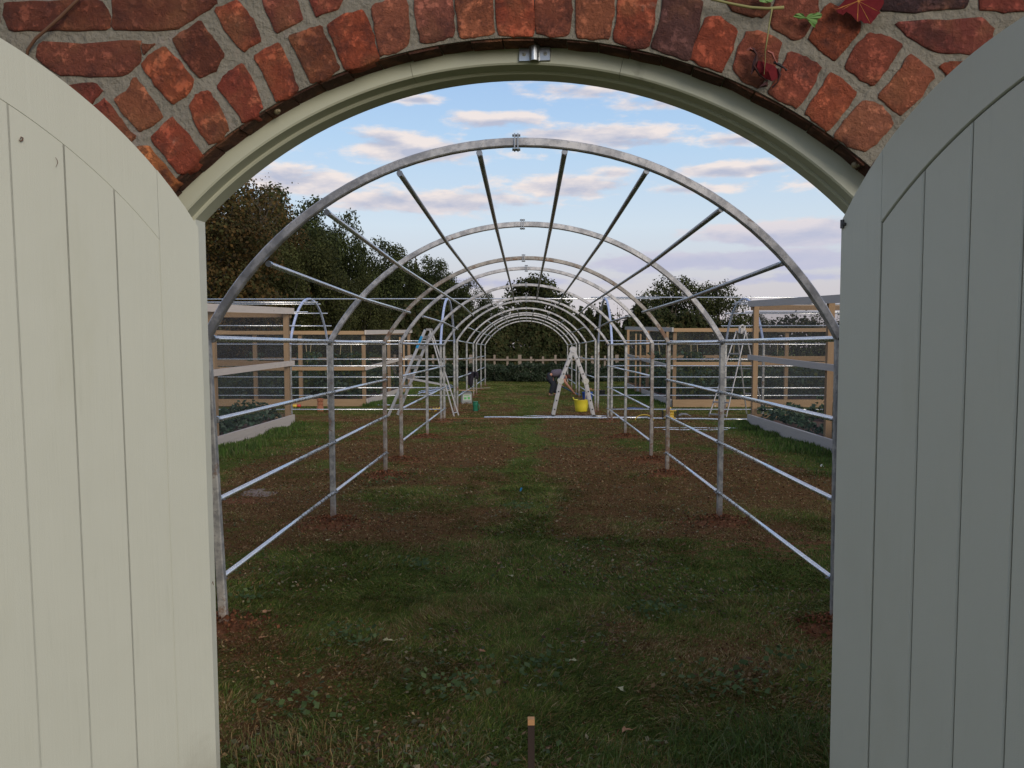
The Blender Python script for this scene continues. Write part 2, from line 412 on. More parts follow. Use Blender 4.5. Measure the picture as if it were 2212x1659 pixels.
    def slab(s, poly, tf, f0, f1, bev=.0, flat=True):
        """poly: list of (a,z) counter-clockwise; tf(a,b,z)->world ; front at b=f0, back at b=f1 (f1>f0), bevelled front edge"""
        n = len(poly); P = [Vector((x, y)) for x, y in poly]
        ins = []
        for i in range(n):
            e1 = (P[i] - P[i - 1]).normalized(); e2 = (P[(i + 1) % n] - P[i]).normalized()
            n1 = Vector((-e1.y, e1.x)); n2 = Vector((-e2.y, e2.x)); m_ = (n1 + n2)
            m_ = m_.normalized() if m_.length > 1e-6 else n1
            ins.append(P[i] + m_ * bev / max(.5, m_.dot(n1)))
        vs = [tf(p.x, f1, p.y) for p in P] + [tf(p.x, f0 + bev, p.y) for p in P] + ([tf(p.x, f0, p.y) for p in ins] if bev else [])
        r = 3 if bev else 2; fs = []
        for k in range(r - 1):
            for i in range(n): fs.append((k * n + i, k * n + (i + 1) % n, (k + 1) * n + (i + 1) % n, (k + 1) * n + i))
        fs.append(tuple(range((r - 1) * n, r * n))); fs.append(tuple(range(n))[::-1])
        gr = [(p.y, p.x, 0) for p in P] * 2 + ([(p.y, p.x, 0) for p in ins] if bev else [])
        s.add(vs, fs, gr)
    def build(s, name, mat, parent=None, smooth=False, auto=None):
        me = bpy.data.meshes.new(name)
        vs = s.v
        if parent is not None:
            inv = WORLD[parent.name].inverted(); vs = [tuple(inv @ Vector(v)) for v in vs]
        me.from_pydata(vs, [], s.f)
        at = me.attributes.new('grain', 'FLOAT_VECTOR', 'POINT'); at.data.foreach_set('vector', np.array(s.g, dtype=np.float32).ravel())
        bm = bmesh.new(); bm.from_mesh(me); bmesh.ops.recalc_face_normals(bm, faces=bm.faces); bm.to_mesh(me); bm.free()
        mt = M[mat] if isinstance(mat, str) else mat
        me.materials.append(mt)
        if smooth: me.shade_smooth()
        o = bpy.data.objects.new(name, me); COL.objects.link(o)
        if parent is not None: o.parent = parent; WORLD[o.name] = WORLD[parent.name].copy()
        else: WORLD[o.name] = Matrix.Identity(4)
        return o
def copy_thing(src, loc, rz=None, scale=None, label=None, group=None):
    def rec(o, par):
        c = o.copy(); COL.objects.link(c); c.parent = par
        for ch in [x for x in ALLCH.get(o.name, [])]: rec(ch, c)
        return c
    c = rec(src, None); c.location = loc
    if rz is not None: c.rotation_euler = (0, 0, rz)
    if scale is not None: c.scale = scale if isinstance(scale, (tuple, list)) else (scale,) * 3
    if label: c['label'] = label
    if group: c['group'] = group
    WORLD[c.name] = Matrix.LocRotScale(Vector(c.location), c.rotation_euler, c.scale)
    return c
ALLCH = {}
def note_children(o):
    ALLCH[o.name] = [c for c in COL.objects if c.parent == o]
    for c in ALLCH[o.name]: note_children(c)

# numpy value noise
def vnoise(x, y, seed=0):
    x = np.asarray(x, float); y = np.asarray(y, float)
    xi = np.floor(x).astype(np.int64); yi = np.floor(y).astype(np.int64); xf = x - xi; yf = y - yi
    def h(a, b):
        n = (a * 374761393 + b * 668265263 + seed * 974711) & 0xffffffff
        n = ((n ^ (n >> 13)) * 1274126177) & 0xffffffff
        return ((n ^ (n >> 16)) & 0xffff) / 65535.0
    u = xf * xf * (3 - 2 * xf); v = yf * yf * (3 - 2 * yf)
    return (h(xi, yi) * (1 - u) + h(xi + 1, yi) * u) * (1 - v) + (h(xi, yi + 1) * (1 - u) + h(xi + 1, yi + 1) * u) * v
def fbm(x, y, seed=0, o=4):
    r = 0; a = .5; t = 0
    for k in range(o): r = r + a * vnoise(x * 2 ** k, y * 2 ** k, seed + k * 17); t += a; a *= .5
    return r / t
def sstep(x, a, b): t = np.clip((np.asarray(x, float) - a) / (b - a), 0, 1); return t * t * (3 - 2 * t)

# tunnel data -------------------------------------------------------
HW = 1.76
ARCH_Y = [4.62, 7.46, 10.27, 11.6, 14.66, 17.74, 21.1, 24.5, 27.6, 29.2, 32.15, 35.4]
def gz0(y): return -.075 * sstep(y, 17.5, 21.5)
POSTS = [(s * HW, y) for y in ARCH_Y for s in (-1, 1)] + [(sx * x, y) for sx in (-1, 1) for x in (5.05, 8.3) for y in (17.74, 21.1)]
def ground_z(x, y):
    z = gz0(y) + .035 * (fbm(x * .9 + 5, y * .9, 3, 3) - .5) + .014 * (fbm(x * 5, y * 5, 9, 2) - .5) * (np.asarray(y) < 14)
    for (px, py) in POSTS[:12]: z = z + .03 * np.exp(-((x - px) ** 2 + (y - py) ** 2) / .035)
    return z
def greenness(x, y):
    base = np.interp(y, [0, 3.6, 4.6, 6.2, 7.5, 9, 14, 18, 21, 24, 30, 33, 60], [.74, .74, .66, .54, .32, .22, .26, .38, .50, .58, .68, .95, 1.0])
    g = base + (fbm(x * .8 + 11, y * .55 + 4, 21, 4) - .5) * 1.15 + (fbm(x * 3.5, y * 3, 31, 4) - .5) * 1.1
    g = g + .75 * np.exp(-((x - .02 + .10 * np.sin(y * 1.3)) / .24) ** 2) * sstep(y, 2.6, 3.6) * (1 - sstep(y, 24, 30))
    edge = sstep(np.abs(x - .0), 3.35, 4.1) * sstep(y, 8, 10.5) * (1 - .0 * y)
    g = g + .75 * edge * (1 - sstep(y, 17.0, 18.5)) + .45 * edge * sstep(y, 19, 22)
    for (cx, cy, r, a) in ((-1.25, 8.6, .75, .55), (-1.15, 6.2, .5, .4), (1.45, 5.7, .75, .65), (1.0, 5.1, .5, .3), (-1.35, 5.7, .55, .65), (-1.1, 5.0, .5, .35), (.1, 5.5, .5, .3), (1.75, 13.4, .7, .6), (-1.0, 16.5, .8, .4), (1.2, 10.4, .5, .25)):
        g = g + a * np.exp(-((x - cx) ** 2 + (y - cy) ** 2) / r ** 2)
    for (cx, cy, r, a) in ((-1.6, 7.2, .9, .35), (.8, 8.5, .7, .25), (.9, 4.1, .5, .3), (-.9, 3.9, .4, .25), (0, 12, 2.4, .15), (-3.0, 8.6, 1.0, .5), (1.7, 7.2, .6, .6), (2.6, 9.2, 1.0, .4)):
        g = g - a * np.exp(-((x - cx) ** 2 + (y - cy) ** 2) / r ** 2)
    return g
def bareness(x, y):
    b = np.zeros_like(np.asarray(x, float))
    for (px, py) in POSTS: b = np.maximum(b, np.exp(-((x - px) ** 2 * .7 + (y - py + .1) ** 2) / .07) * (.25 + 1.1 * fbm(x * 6 + px, y * 6 + py, 41, 3)))
    for (cx, cy, rx, ry, a) in ((-2.95, 8.55, .38, .22, .9), (1.95, 6.6, .9, .55, .55), (-1.9, 4.45, .55, .3, .7), (1.6, 20.6, .8, .3, .7), (-3.7, 18.2, .7, .4, .8), (.9, 11.6, .8, .7, .35), (-1.2, 11.8, .7, .6, .35), (-2.1, 22.2, .5, .4, .6), (.0, 27.5, .4, .2, .5), (-.4, 9.6, .9, .8, .3)):
        b = np.maximum(b, a * np.exp(-((x - cx) / rx) ** 2 - ((y - cy) / ry) ** 2))
    return b

# ------------------------------------------------------------------ ground sheet
xs = np.concatenate([[-900, -300, -120, -60, -35, -22], np.arange(-15, -4.6, .35), np.arange(-4.6, 4.6, .07), np.arange(4.6, 15, .35), [22, 35, 60, 120, 300, 900]])
ys = np.concatenate([[-900, -300, -100, -40, -15, -6, -3, -1], np.arange(0, 2.4, .2), np.arange(2.4, 10, .06), np.arange(10, 22, .12), np.arange(22, 45, .3), [48, 54, 64, 80, 120, 250, 600, 1500]])
XX, YY = np.meshgrid(xs, ys); ZZ = ground_z(XX, YY)
nx, ny = len(xs), len(ys)
me = bpy.data.meshes.new('ground')
ii, jj = np.meshgrid(np.arange(nx - 1), np.arange(ny - 1)); k0 = (jj * nx + ii).ravel()
faces = np.stack([k0, k0 + 1, k0 + nx + 1, k0 + nx], 1)
me.vertices.add(nx * ny); me.vertices.foreach_set('co', np.stack([XX, YY, ZZ], -1).astype(np.float32).ravel())
me.loops.add(faces.size); me.loops.foreach_set('vertex_index', faces.astype(np.int32).ravel())
me.polygons.add(len(faces)); me.polygons.foreach_set('loop_start', np.arange(0, faces.size, 4, dtype=np.int32)); me.update()
for nm, fn in (('green', greenness), ('bare', bareness)):
    a = me.attributes.new(nm, 'FLOAT', 'POINT'); a.data.foreach_set('value', fn(XX, YY).astype(np.float32).ravel())
me.shade_smooth(); me.materials.append(M['ground'])
go = bpy.data.objects.new('ground', me); COL.objects.link(go); go['kind'] = 'structure'

def leafmesh(name, P, Nrm, size, col, mat, parent=None, shape='quad', aspect=1.6, spin=None):
    """P (n,3) centres, Nrm (n,3) normals, size (n,), col (n,3) -> one mesh of small leaf faces"""
    n = len(P); Nrm = Nrm / (np.linalg.norm(Nrm, axis=1, keepdims=True) + 1e-9)
    rv = RNG.normal(size=(n, 3)) if spin is None else spin
    T = np.cross(Nrm, rv); T /= (np.linalg.norm(T, axis=1, keepdims=True) + 1e-9); B = np.cross(Nrm, T)
    s = size[:, None]
    pts = [P - T * s * .5 * aspect, P - B * s * .5, P + T * s * .5 * aspect, P + B * s * .5 + Nrm * s * .12]
    V = np.stack(pts, 1).reshape(-1, 3)
    me = bpy.data.meshes.new(name); me.vertices.add(4 * n); me.vertices.foreach_set('co', V.astype(np.float32).ravel())
    me.loops.add(4 * n); me.loops.foreach_set('vertex_index', np.arange(4 * n, dtype=np.int32))
    me.polygons.add(n); me.polygons.foreach_set('loop_start', np.arange(0, 4 * n, 4, dtype=np.int32)); me.update()
    a = me.attributes.new('col', 'FLOAT_COLOR', 'POINT')
    C4 = np.concatenate([np.clip(col, 0, 1), np.ones((n, 1))], 1); a.data.foreach_set('color', np.repeat(C4, 4, 0).astype(np.float32).ravel())
    me.materials.append(M[mat]); o = bpy.data.objects.new(name, me); COL.objects.link(o)
    if parent is not None: o.parent = parent
    return o

# ------------------------------------------------------------------ walled gateway
PHI = -math.atan(.094)
EA = Vector((math.cos(PHI), math.sin(PHI), 0)); EB = Vector((-math.sin(PHI), math.cos(PHI), 0)); WO = Vector((0, 2.10, 0))
def wt(a, b, z): return WO + EA * a + EB * b + Vector((0, 0, z))
CP, SP = math.cos(PITCH), math.sin(PITCH)
def wall_pt(u, v, b=0.0):
    q = (u - U0) / FPX; t = (V0 - v) / FPX; d = Vector((q, CP + t * SP, t * CP - SP)); cp = Vector((0, 0, EYE))
    k = (EB.dot(WO - cp) + b) / EB.dot(d); P = cp + d * k; return (EA.dot(P - WO), P.z)
AC, ZC, RI = -.045, 1.045, 1.324      # brick arch centre and radius
def intr(a): return ZC + math.sqrt(max(RI ** 2 - (a - AC) ** 2, 0))
ALj, ARj = -1.0, .885                  # brick jambs
wall = empty('brick_wall', (0, 2.10, 0), PHI, 'weathered red brick garden wall with a round-headed gateway through it', 'wall')
g_ = G(); TH = .20; BF = .0015
# mortar core: columns left and right of the gateway, then the part above the arch
def core(poly): g_.slab(poly, wt, BF, BF + TH)
core([(-14, -.2), (ALj, -.2), (ALj, 3.2), (-14, 3.2)]); core([(ARj, -.2), (14, -.2), (14, 3.2), (ARj, 3.2)])
n_ = 48; aa = [ALj + (ARj - ALj) * i / n_ for i in range(n_ + 1)]
low = [(a, intr(a) - .008) for a in aa]; poly = low + [(ARj, 3.2), (ALj, 3.2)]
vs = [wt(a, BF, z) for a, z in low] + [wt(a, BF, 3.2) for a in aa] + [wt(a, BF + TH, z) for a, z in low] + [wt(a, BF + TH, 3.2) for a in aa]
k = n_ + 1; fs = []
for i in range(n_):
    fs += [(i, i + 1, k + i + 1, k + i), (2 * k + i, 3 * k + i, 3 * k + i + 1, 2 * k + i + 1), (i, 2 * k + i, 2 * k + i + 1, i + 1), (k + i, k + i + 1, 3 * k + i + 1, 3 * k + i)]
g_.add(vs, fs); g_.build('mortar', 'mortar', wall)

C1 = .33482; C3 = .33531
def c1(x, y): return (x * C1, y * C1)
def c2(x, y): return (740.6 + x * C1, y * C1)
def c3(x, y): return (1470.2 + x * C3, y * C3)
W_ = None
BR = [  # conversion, polygon (clockwise on the picture), tint
 (c1, [(40, 20), (330, 8), (640, 5), (695, 90), (695, 185), (400, 195), (80, 195), (35, 100)], (.15, .045, .030)),
 (c1, [(740, -70), (1390, -70), (1380, 30), (1250, 120), (1130, 188), (950, 195), (740, 188)], (.17, .055, .035)),
 (c1, [(270, 275), (560, 285), (890, 262), (888, 400), (800, 482), (600, 490), (380, 482), (245, 370)], (.24, .075, .050)),
 (c1, [(915, 285), (1005, 280), (925, 350)], (.22, .07, .05)),
 (c1, [(380, 560), (600, 530), (655, 585), (590, 670), (430, 660)], (.28, .065, .045)),
 (c1, [(1110, 255), (1200, 200), (1290, 140), (1370, 240), (1440, 350), (1380, 460), (1290, 500), (1200, 400)], (.14, .045, .028)),
 (c1, [(915, 420), (975, 350), (1060, 305), (1160, 400), (1245, 520), (1200, 610), (1115, 670), (1010, 560)], (.37, .095, .045)),
 (c1, [(735, 640), (820, 590), (870, 500), (950, 600), (1045, 745), (980, 810), (900, 845), (820, 760)], (.33, .12, .065)),
 (c1, [(560, 720), (680, 640), (770, 760), (870, 880), (780, 960)], (.28, .065, .045)),
 (c1, [(1385, 60), (1540, 5), (1620, 110), (1685, 250), (1570, 330), (1460, 210)], (.36, .085, .045)),
 (c1, [(1670, -80), (1870, -80), (1920, 20), (1950, 130), (1780, 210), (1720, 80)], (.26, .07, .055)),
 (c1, [(1970, -80), (2240, -80), (2180, 60), (2040, 105)], (.27, .06, .045)),
 (c1, [(975, 900), (1110, 755), (1210, 870), (1300, 990), (1240, 1080), (1160, 1120), (1060, 1000)], (.34, .075, .042)),
 (c1, [(1222, 690), (1270, 610), (1350, 590), (1430, 710), (1475, 830), (1430, 890), (1350, 930), (1270, 820)], (.36, .085, .045)),
 (c1, [(1405, 560), (1470, 470), (1570, 415), (1640, 540), (1690, 685), (1650, 750), (1570, 790), (1490, 670)], (.30, .062, .040)),
 (c1, [(1640, 370), (1720, 310), (1800, 285), (1870, 420), (1920, 570), (1860, 620), (1780, 650), (1720, 510)], (.34, .08, .042)),
 (c1, [(1868, 240), (1970, 200), (2070, 168), (2130, 300), (2185, 440), (2110, 500), (2005, 535), (1930, 380)], (.26, .085, .040)),
 (c1, [(820, 1010), (880, 955), (960, 945), (1050, 1050), (1140, 1165), (1100, 1210), (1020, 1290), (900, 1140)], (.48, .17, .06)),
 (c2, [(-95, 165), (20, 95), (130, 70), (190, 220), (232, 372), (130, 420), (15, 450), (-50, 300)], (.38, .085, .042)),
 (c2, [(185, 45), (290, 5), (405, 0), (428, 140), (415, 292), (330, 335), (243, 355), (215, 200)], (.38, .13, .080)),
 (c2, [(458, -70), (690, -90), (710, 80), (715, 228), (610, 260), (508, 275), (475, 120)], (.35, .12, .09)),
 (c2, [(728, -90), (955, -90), (968, 60), (975, 210), (860, 238), (755, 240), (735, 80)], (.38, .13, .07)),
 (c2, [(993, -90), (1222, -90), (1232, 70), (1230, 225), (1110, 232), (1000, 215)], (.38, .08, .042)),
 (c2, [(1245, -90), (1475, -90), (1475, 80), (1455, 222), (1350, 232), (1250, 208)], (.29, .09, .055)),
 (c2, [(1512, -90), (1750, -90), (1745, 80), (1722, 245), (1610, 252), (1505, 232)], (.34, .12, .065)),
 (c2, [(1785, -70), (2025, -40), (2005, 140), (1965, 308), (1860, 300), (1750, 262), (1770, 100)], (.34, .075, .042)),
 (c2, [(2075, -40), (2320, 10), (2290, 190), (2235, 385), (2110, 350), (1990, 300), (2060, 120)], (.10, .055, .055)),
 (c3, [(165, 110), (270, 120), (362, 195), (330, 330), (268, 458), (160, 430), (52, 370), (110, 240)], (.33, .072, .040)),
 (c3, [(430, 205), (530, 210), (642, 268), (620, 400), (500, 558), (400, 520), (335, 435), (370, 310)], (.31, .085, .055)),
 (c3, [(700, 340), (800, 370), (902, 430), (840, 570), (748, 692), (650, 650), (568, 600), (640, 470)], (.32, .085, .055)),
 (c3, [(965, 475), (1050, 520), (1132, 605), (1050, 730), (950, 842), (880, 790), (803, 725), (890, 590)], (.38, .095, .050)),
 (c3, [(1180, 652), (1280, 680), (1368, 785), (1290, 890), (1190, 978), (1090, 940), (988, 882), (1070, 770)], (.40, .15, .09)),
 (c3, [(1425, 855), (1560, 960), (1400, 1180), (1228, 1075), (1320, 980)], (.34, .09, .055)),
 (c3, [(240, -90), (560, -80), (575, 60), (530, 112), (430, 100), (330, 60)], (.16, .06, .035)),
 (c3, [(640, -60), (890, -40), (880, 80), (790, 235), (730, 255), (585, 170), (600, 60)], (.24, .075, .05)),
 (c3, [(960, 22), (1070, 70), (1165, 160), (1090, 280), (985, 392), (900, 320), (828, 245), (890, 120)], (.30, .075, .035)),
 (c3, [(1215, 215), (1330, 235), (1425, 292), (1340, 430), (1235, 552), (1150, 500), (1063, 432), (1120, 310)], (.27, .07, .045)),
 (c3, [(1480, 350), (1560, 410), (1632, 492), (1540, 630), (1420, 742), (1340, 680), (1278, 620), (1390, 480)], (.36, .115, .065)),
 (c3, [(1700, 740), (1900, 560), (2100, 800), (1850, 980)], (.36, .09, .05)),
 (c3, [(1390, 150), (1700, 130), (1950, 120), (2010, 190), (1990, 290), (1880, 348), (1650, 335), (1520, 270)], (.23, .06, .05)),
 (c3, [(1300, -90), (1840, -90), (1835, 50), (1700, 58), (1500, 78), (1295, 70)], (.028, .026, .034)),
 (c3, [(1920, -90), (2300, -90), (2290, 60), (2100, 78), (1935, 60)], (.26, .06, .045)),
 (c3, [(1665, 432), (1730, 400), (1900, 395), (1900, 560), (1725, 505)], (.32, .07, .04))]
hand_boxes = []
def smooth_poly(P, cuts=3):
    out = []
    n = len(P)
    for i in range(n):
        a, b, c_ = P[i - 1], P[i], P[(i + 1) % n]
        k_ = .05 if n <= 5 else .09
        out += [(b[0] + (a[0] - b[0]) * k_, b[1] + (a[1] - b[1]) * k_), (b[0] + (c_[0] - b[0]) * k_, b[1] + (c_[1] - b[1]) * k_), (b[0] * .66 + c_[0] * .34, b[1] * .66 + c_[1] * .34), (b[0] * .34 + c_[0] * .66, b[1] * .34 + c_[1] * .66)]
    cx, cy = sum(p[0] for p in out) / len(out), sum(p[1] for p in out) / len(out)
    out = [(cx + (x - cx) * 1.06, cy + (y - cy) * 1.06) for x, y in out]
    return out
def brick_mesh(P, tintc, tm, proud=.0035, name='brick', jit=.0022):
    """P ccw polygon in wall coords; raised, domed, chipped face"""
    n = len(P); c = (sum(p[0] for p in P) / n, sum(p[1] for p in P) / n)
    P = [(x + random.uniform(-jit, jit), y + random.uniform(-jit, jit)) for x, y in P]
    rings = []
    for (sc, b) in ((1.0, .03), (1.0, .0), (.975, -proud * .75), (.80, -proud), (.55, -proud * .8), (.28, -proud)):
        ring = []
        for (x, y) in P:
            j = random.uniform(-1, 1) * (.0012 if b < 0 else 0)
            ring.append((c[0] + (x - c[0]) * sc, b + j, c[1] + (y - c[1]) * sc))
        rings.append(ring)
    vs = [wt(a - 0, b, z) for ring in rings for (a, b, z) in ring]
    k = len(vs); vs.append(wt(c[0], -proud, c[1])); fs = []
    for r in range(len(rings) - 1):
        for i in range(n): fs.append((r * n + i, r * n + (i + 1) % n, (r + 1) * n + (i + 1) % n, (r + 1) * n + i))
    for i in range(n): fs.append(((len(rings) - 1) * n + i, (len(rings) - 1) * n + (i + 1) % n, k))
    gb = G(); gb.add(vs, fs); o = gb.build(name, 'brick', wall, smooth=True)
    a1 = o.data.attributes.new('tint', 'FLOAT_COLOR', 'POINT'); a1.data.foreach_set('color', np.tile(np.array((*tintc, 1), dtype=np.float32), len(o.data.vertices)))
    a2 = o.data.attributes.new('tintmix', 'FLOAT', 'POINT'); a2.data.foreach_set('value', np.full(len(o.data.vertices), tm, dtype=np.float32))
    return o
for cv, poly, tint in BR:
    P = [wall_pt(*cv(x, y)) for x, y in poly][::-1]
    P = smooth_poly(P)
    hand_boxes.append((min(p[0] for p in P), max(p[0] for p in P), min(p[1] for p in P), max(p[1] for p in P)))
    brick_mesh(P, tint, .85)
# the remaining brickwork: coursed stretchers, too hidden to be picked apart
gb = G(); zc = 0.0; row = 0
while zc < 3.08:
    a = -4.2 + (row % 2) * .14
    while a < 4.2:
        ln = random.uniform(.225, .265); a1, z1 = a + ln, zc + .075
        ca, cz = (a + a1) / 2, (zc + z1) / 2
        far = max(math.hypot(x - AC, z - ZC) for x in (a, a1) for z in (zc, z1)); near = min(math.hypot(x - AC, z - ZC) for x in (a, ca, a1) for z in (zc, z1))
        ok = near > RI + .28 if cz > 1.9 else (a1 < ALj - .01 or a > ARj + .01)
        if ok and not any(a < h[1] + .008 and a1 > h[0] - .008 and zc < h[3] + .008 and z1 > h[2] - .008 for h in hand_boxes):
            j = lambda: random.uniform(-.004, .004)
            gb.slab([(a + j(), zc + j()), (a1 + j(), zc + j()), (a1 + j(), z1 + j()), (a + j(), z1 + j())], wt, -.004 + random.uniform(-.002, .002), .02, .004)
        a = a1 + random.uniform(.012, .022)
    zc += .094; row += 1
o = gb.build('brickwork', 'brick', wall); o['kind'] = 'stuff'
a2 = o.data.attributes.new('tintmix', 'FLOAT', 'POINT')
# underside of the arch ring: each brick's soffit end, the shade there put into its dark tint
for i in range(27):
    t0 = -.80 + i * .0607; t1 = t0 + .0585
    P = []
    for t in (t0, t1): P.append((AC + RI * math.sin(t), ZC + RI * math.cos(t)))
    if P[0][0] < ALj or P[1][0] > ARj: continue
    gb = G(); vs = []
    for b in (-.001, .16):
        for t, rr in ((t0, RI - .012), (t1, RI - .012), (t1, RI + .02), (t0, RI + .02)):
            rr += random.uniform(-.003, .003); vs.append(wt(AC + rr * math.sin(t), b + .008, ZC + rr * math.cos(t)))
    gb.add(vs, [(0, 1, 2, 3), (4, 7, 6, 5), (0, 4, 5, 1), (1, 5, 6, 2), (2, 6, 7, 3), (3, 7, 4, 0)])
    o = gb.build('brick', 'brick', wall)
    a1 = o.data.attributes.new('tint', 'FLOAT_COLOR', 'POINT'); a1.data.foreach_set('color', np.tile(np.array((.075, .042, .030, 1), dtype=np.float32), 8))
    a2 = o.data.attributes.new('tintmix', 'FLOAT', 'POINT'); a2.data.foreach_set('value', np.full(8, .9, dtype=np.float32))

# door frame: jambs and arched head with a stop ---------------------------------
frame = empty('door_frame', (0, 2.10, 0), PHI, 'pale sage green arched wooden door frame set inside the brick gateway', 'door frame')
FC = (-.053, 1.083)
def head(r0, r1, b0, b1, a0, a1, n=56):
    """annular segment between radii r0<r1 about FC, clipped to a in [a0,a1]"""
    gg = G(); vs = []
    t0 = math.asin(max(-1, (a0 - FC[0]) / r0)); t1 = math.asin(min(1, (a1 - FC[0]) / r0))
    T = [t0 + (t1 - t0) * i / n for i in range(n + 1)]
    ch = .004
    prof = [(r0 + ch, b0), (r0, b0 + ch), (r0, b1), (r1, b1), (r1, b0)]
    for t in T:
        for (r, b) in prof: vs.append(wt(FC[0] + r * math.sin(t), b, FC[1] + r * math.cos(t)))
    fs = []
    for i in range(n):
        for k in range(5): fs.append((i * 5 + k, i * 5 + (k + 1) % 5, (i + 1) * 5 + (k + 1) % 5, (i + 1) * 5 + k))
    fs += [tuple(range(5))[::-1], tuple(range(n * 5, n * 5 + 5))]
    gg.add(vs, fs); return gg
for a0_, a1_ in ((-.945, -.3005), (-.2995, .2295), (.2305, .865)): head(1.235, 1.32, .065, .112, a0_, a1_, 24).build('arched_head', 'frame', frame, smooth=False)
head(1.2265, 1.318, .1125, .172, -.938, .85).build('stop_bead', 'frame', frame)
def jz(a): return FC[1] + math.sqrt(1.235 ** 2 - (a - FC[0]) ** 2)
gg = G(); gg.slab([(-.97, -.05), (-.935, -.05), (-.935, jz(-.935) + .01), (-.97, jz(-.945))], wt, .066, .1115, .003); gg.build('jamb', 'frame', frame)
gg = G(); gg.slab([(.84, -.05), (.885, -.05), (.885, jz(.865)), (.84, jz(.85) + .01)], wt, .066, .1115, .003); gg.build('jamb', 'frame', frame)
gg = G(); gg.slab([(-.968, -.05), (-.922, -.05), (-.922, 1.95), (-.968, 1.90)], wt, .1135, .171, .003); gg.build('jamb_stop', 'paint', frame)
gg = G(); gg.slab([(.826, -.05), (.883, -.05), (.883, 1.90), (.826, 1.945)], wt, .1135, .171, .003); gg.build('jamb_stop', 'paint', frame)
# bolt keep on the head
kp = empty('bolt_keep', tuple(wt(.02, .06, 2.34)), PHI, 'small zinc bolt keep screwed to the top of the arched door frame', 'bolt keep')
ka, kz = wall_pt(1155, 118, .063)
gg = G(); gg.slab([(ka - .040, kz - .017), (ka - .013, kz - .017), (ka - .013, kz + .017), (ka - .040, kz + .017)], wt, .0585, .0640, .001); gg.build('plate', 'steel_zinc', kp)
gg = G(); gg.slab([(ka + .013, kz - .017), (ka + .040, kz - .017), (ka + .040, kz + .017), (ka + .013, kz + .017)], wt, .0585, .0640, .001); gg.build('plate', 'steel_zinc', kp)
gg = G(); pr = []
for k in range(13):
    t = math.pi * k / 12; pr.append((-.014 * math.cos(t), .060 - .022 * math.sin(t)))
pi_ = [(a * .72, .062 - (.062 - b) * .78) for a, b in pr]
vs = []; 
for z in (kz - .020, kz + .024):
    vs += [wt(ka + a, b, z) for a, b in pr] + [wt(ka + a, b, z) for a, b in pi_]
fs = []
for i in range(12):
    fs += [(i, i + 1, 27 + i, 26 + i), (13 + i, 39 + i, 40 + i, 14 + i), (i, 13 + i, 14 + i, i + 1), (26 + i, 27 + i, 40 + i, 39 + i)]
gg.add(vs, fs); gg.build('socket', 'steel_zinc', kp, smooth=False)
for sx in (-.027, .027):
    gg = G(); rot = Matrix.Rotation(PHI, 3, 'Z') @ Matrix.Rotation(R(90), 3, 'X')
    gg.lathe(wt(ka + sx, .0585, kz), [(.0001, .0022), (.003, .002), (.0048, .0004), (.005, 0)], 12, rot); o = gg.build('screw', 'black_screw', kp)
    gg = G(); 
    for an in (0, 90):
        q = Matrix.Rotation(PHI, 3, 'Z') @ Matrix.Rotation(R(an + 20), 3, 'Y'); gg.box(wt(ka + sx, .0560, kz), (.0055, .0008, .0011), q)
    gg.build('cross_slot', 'dark_steel', o)

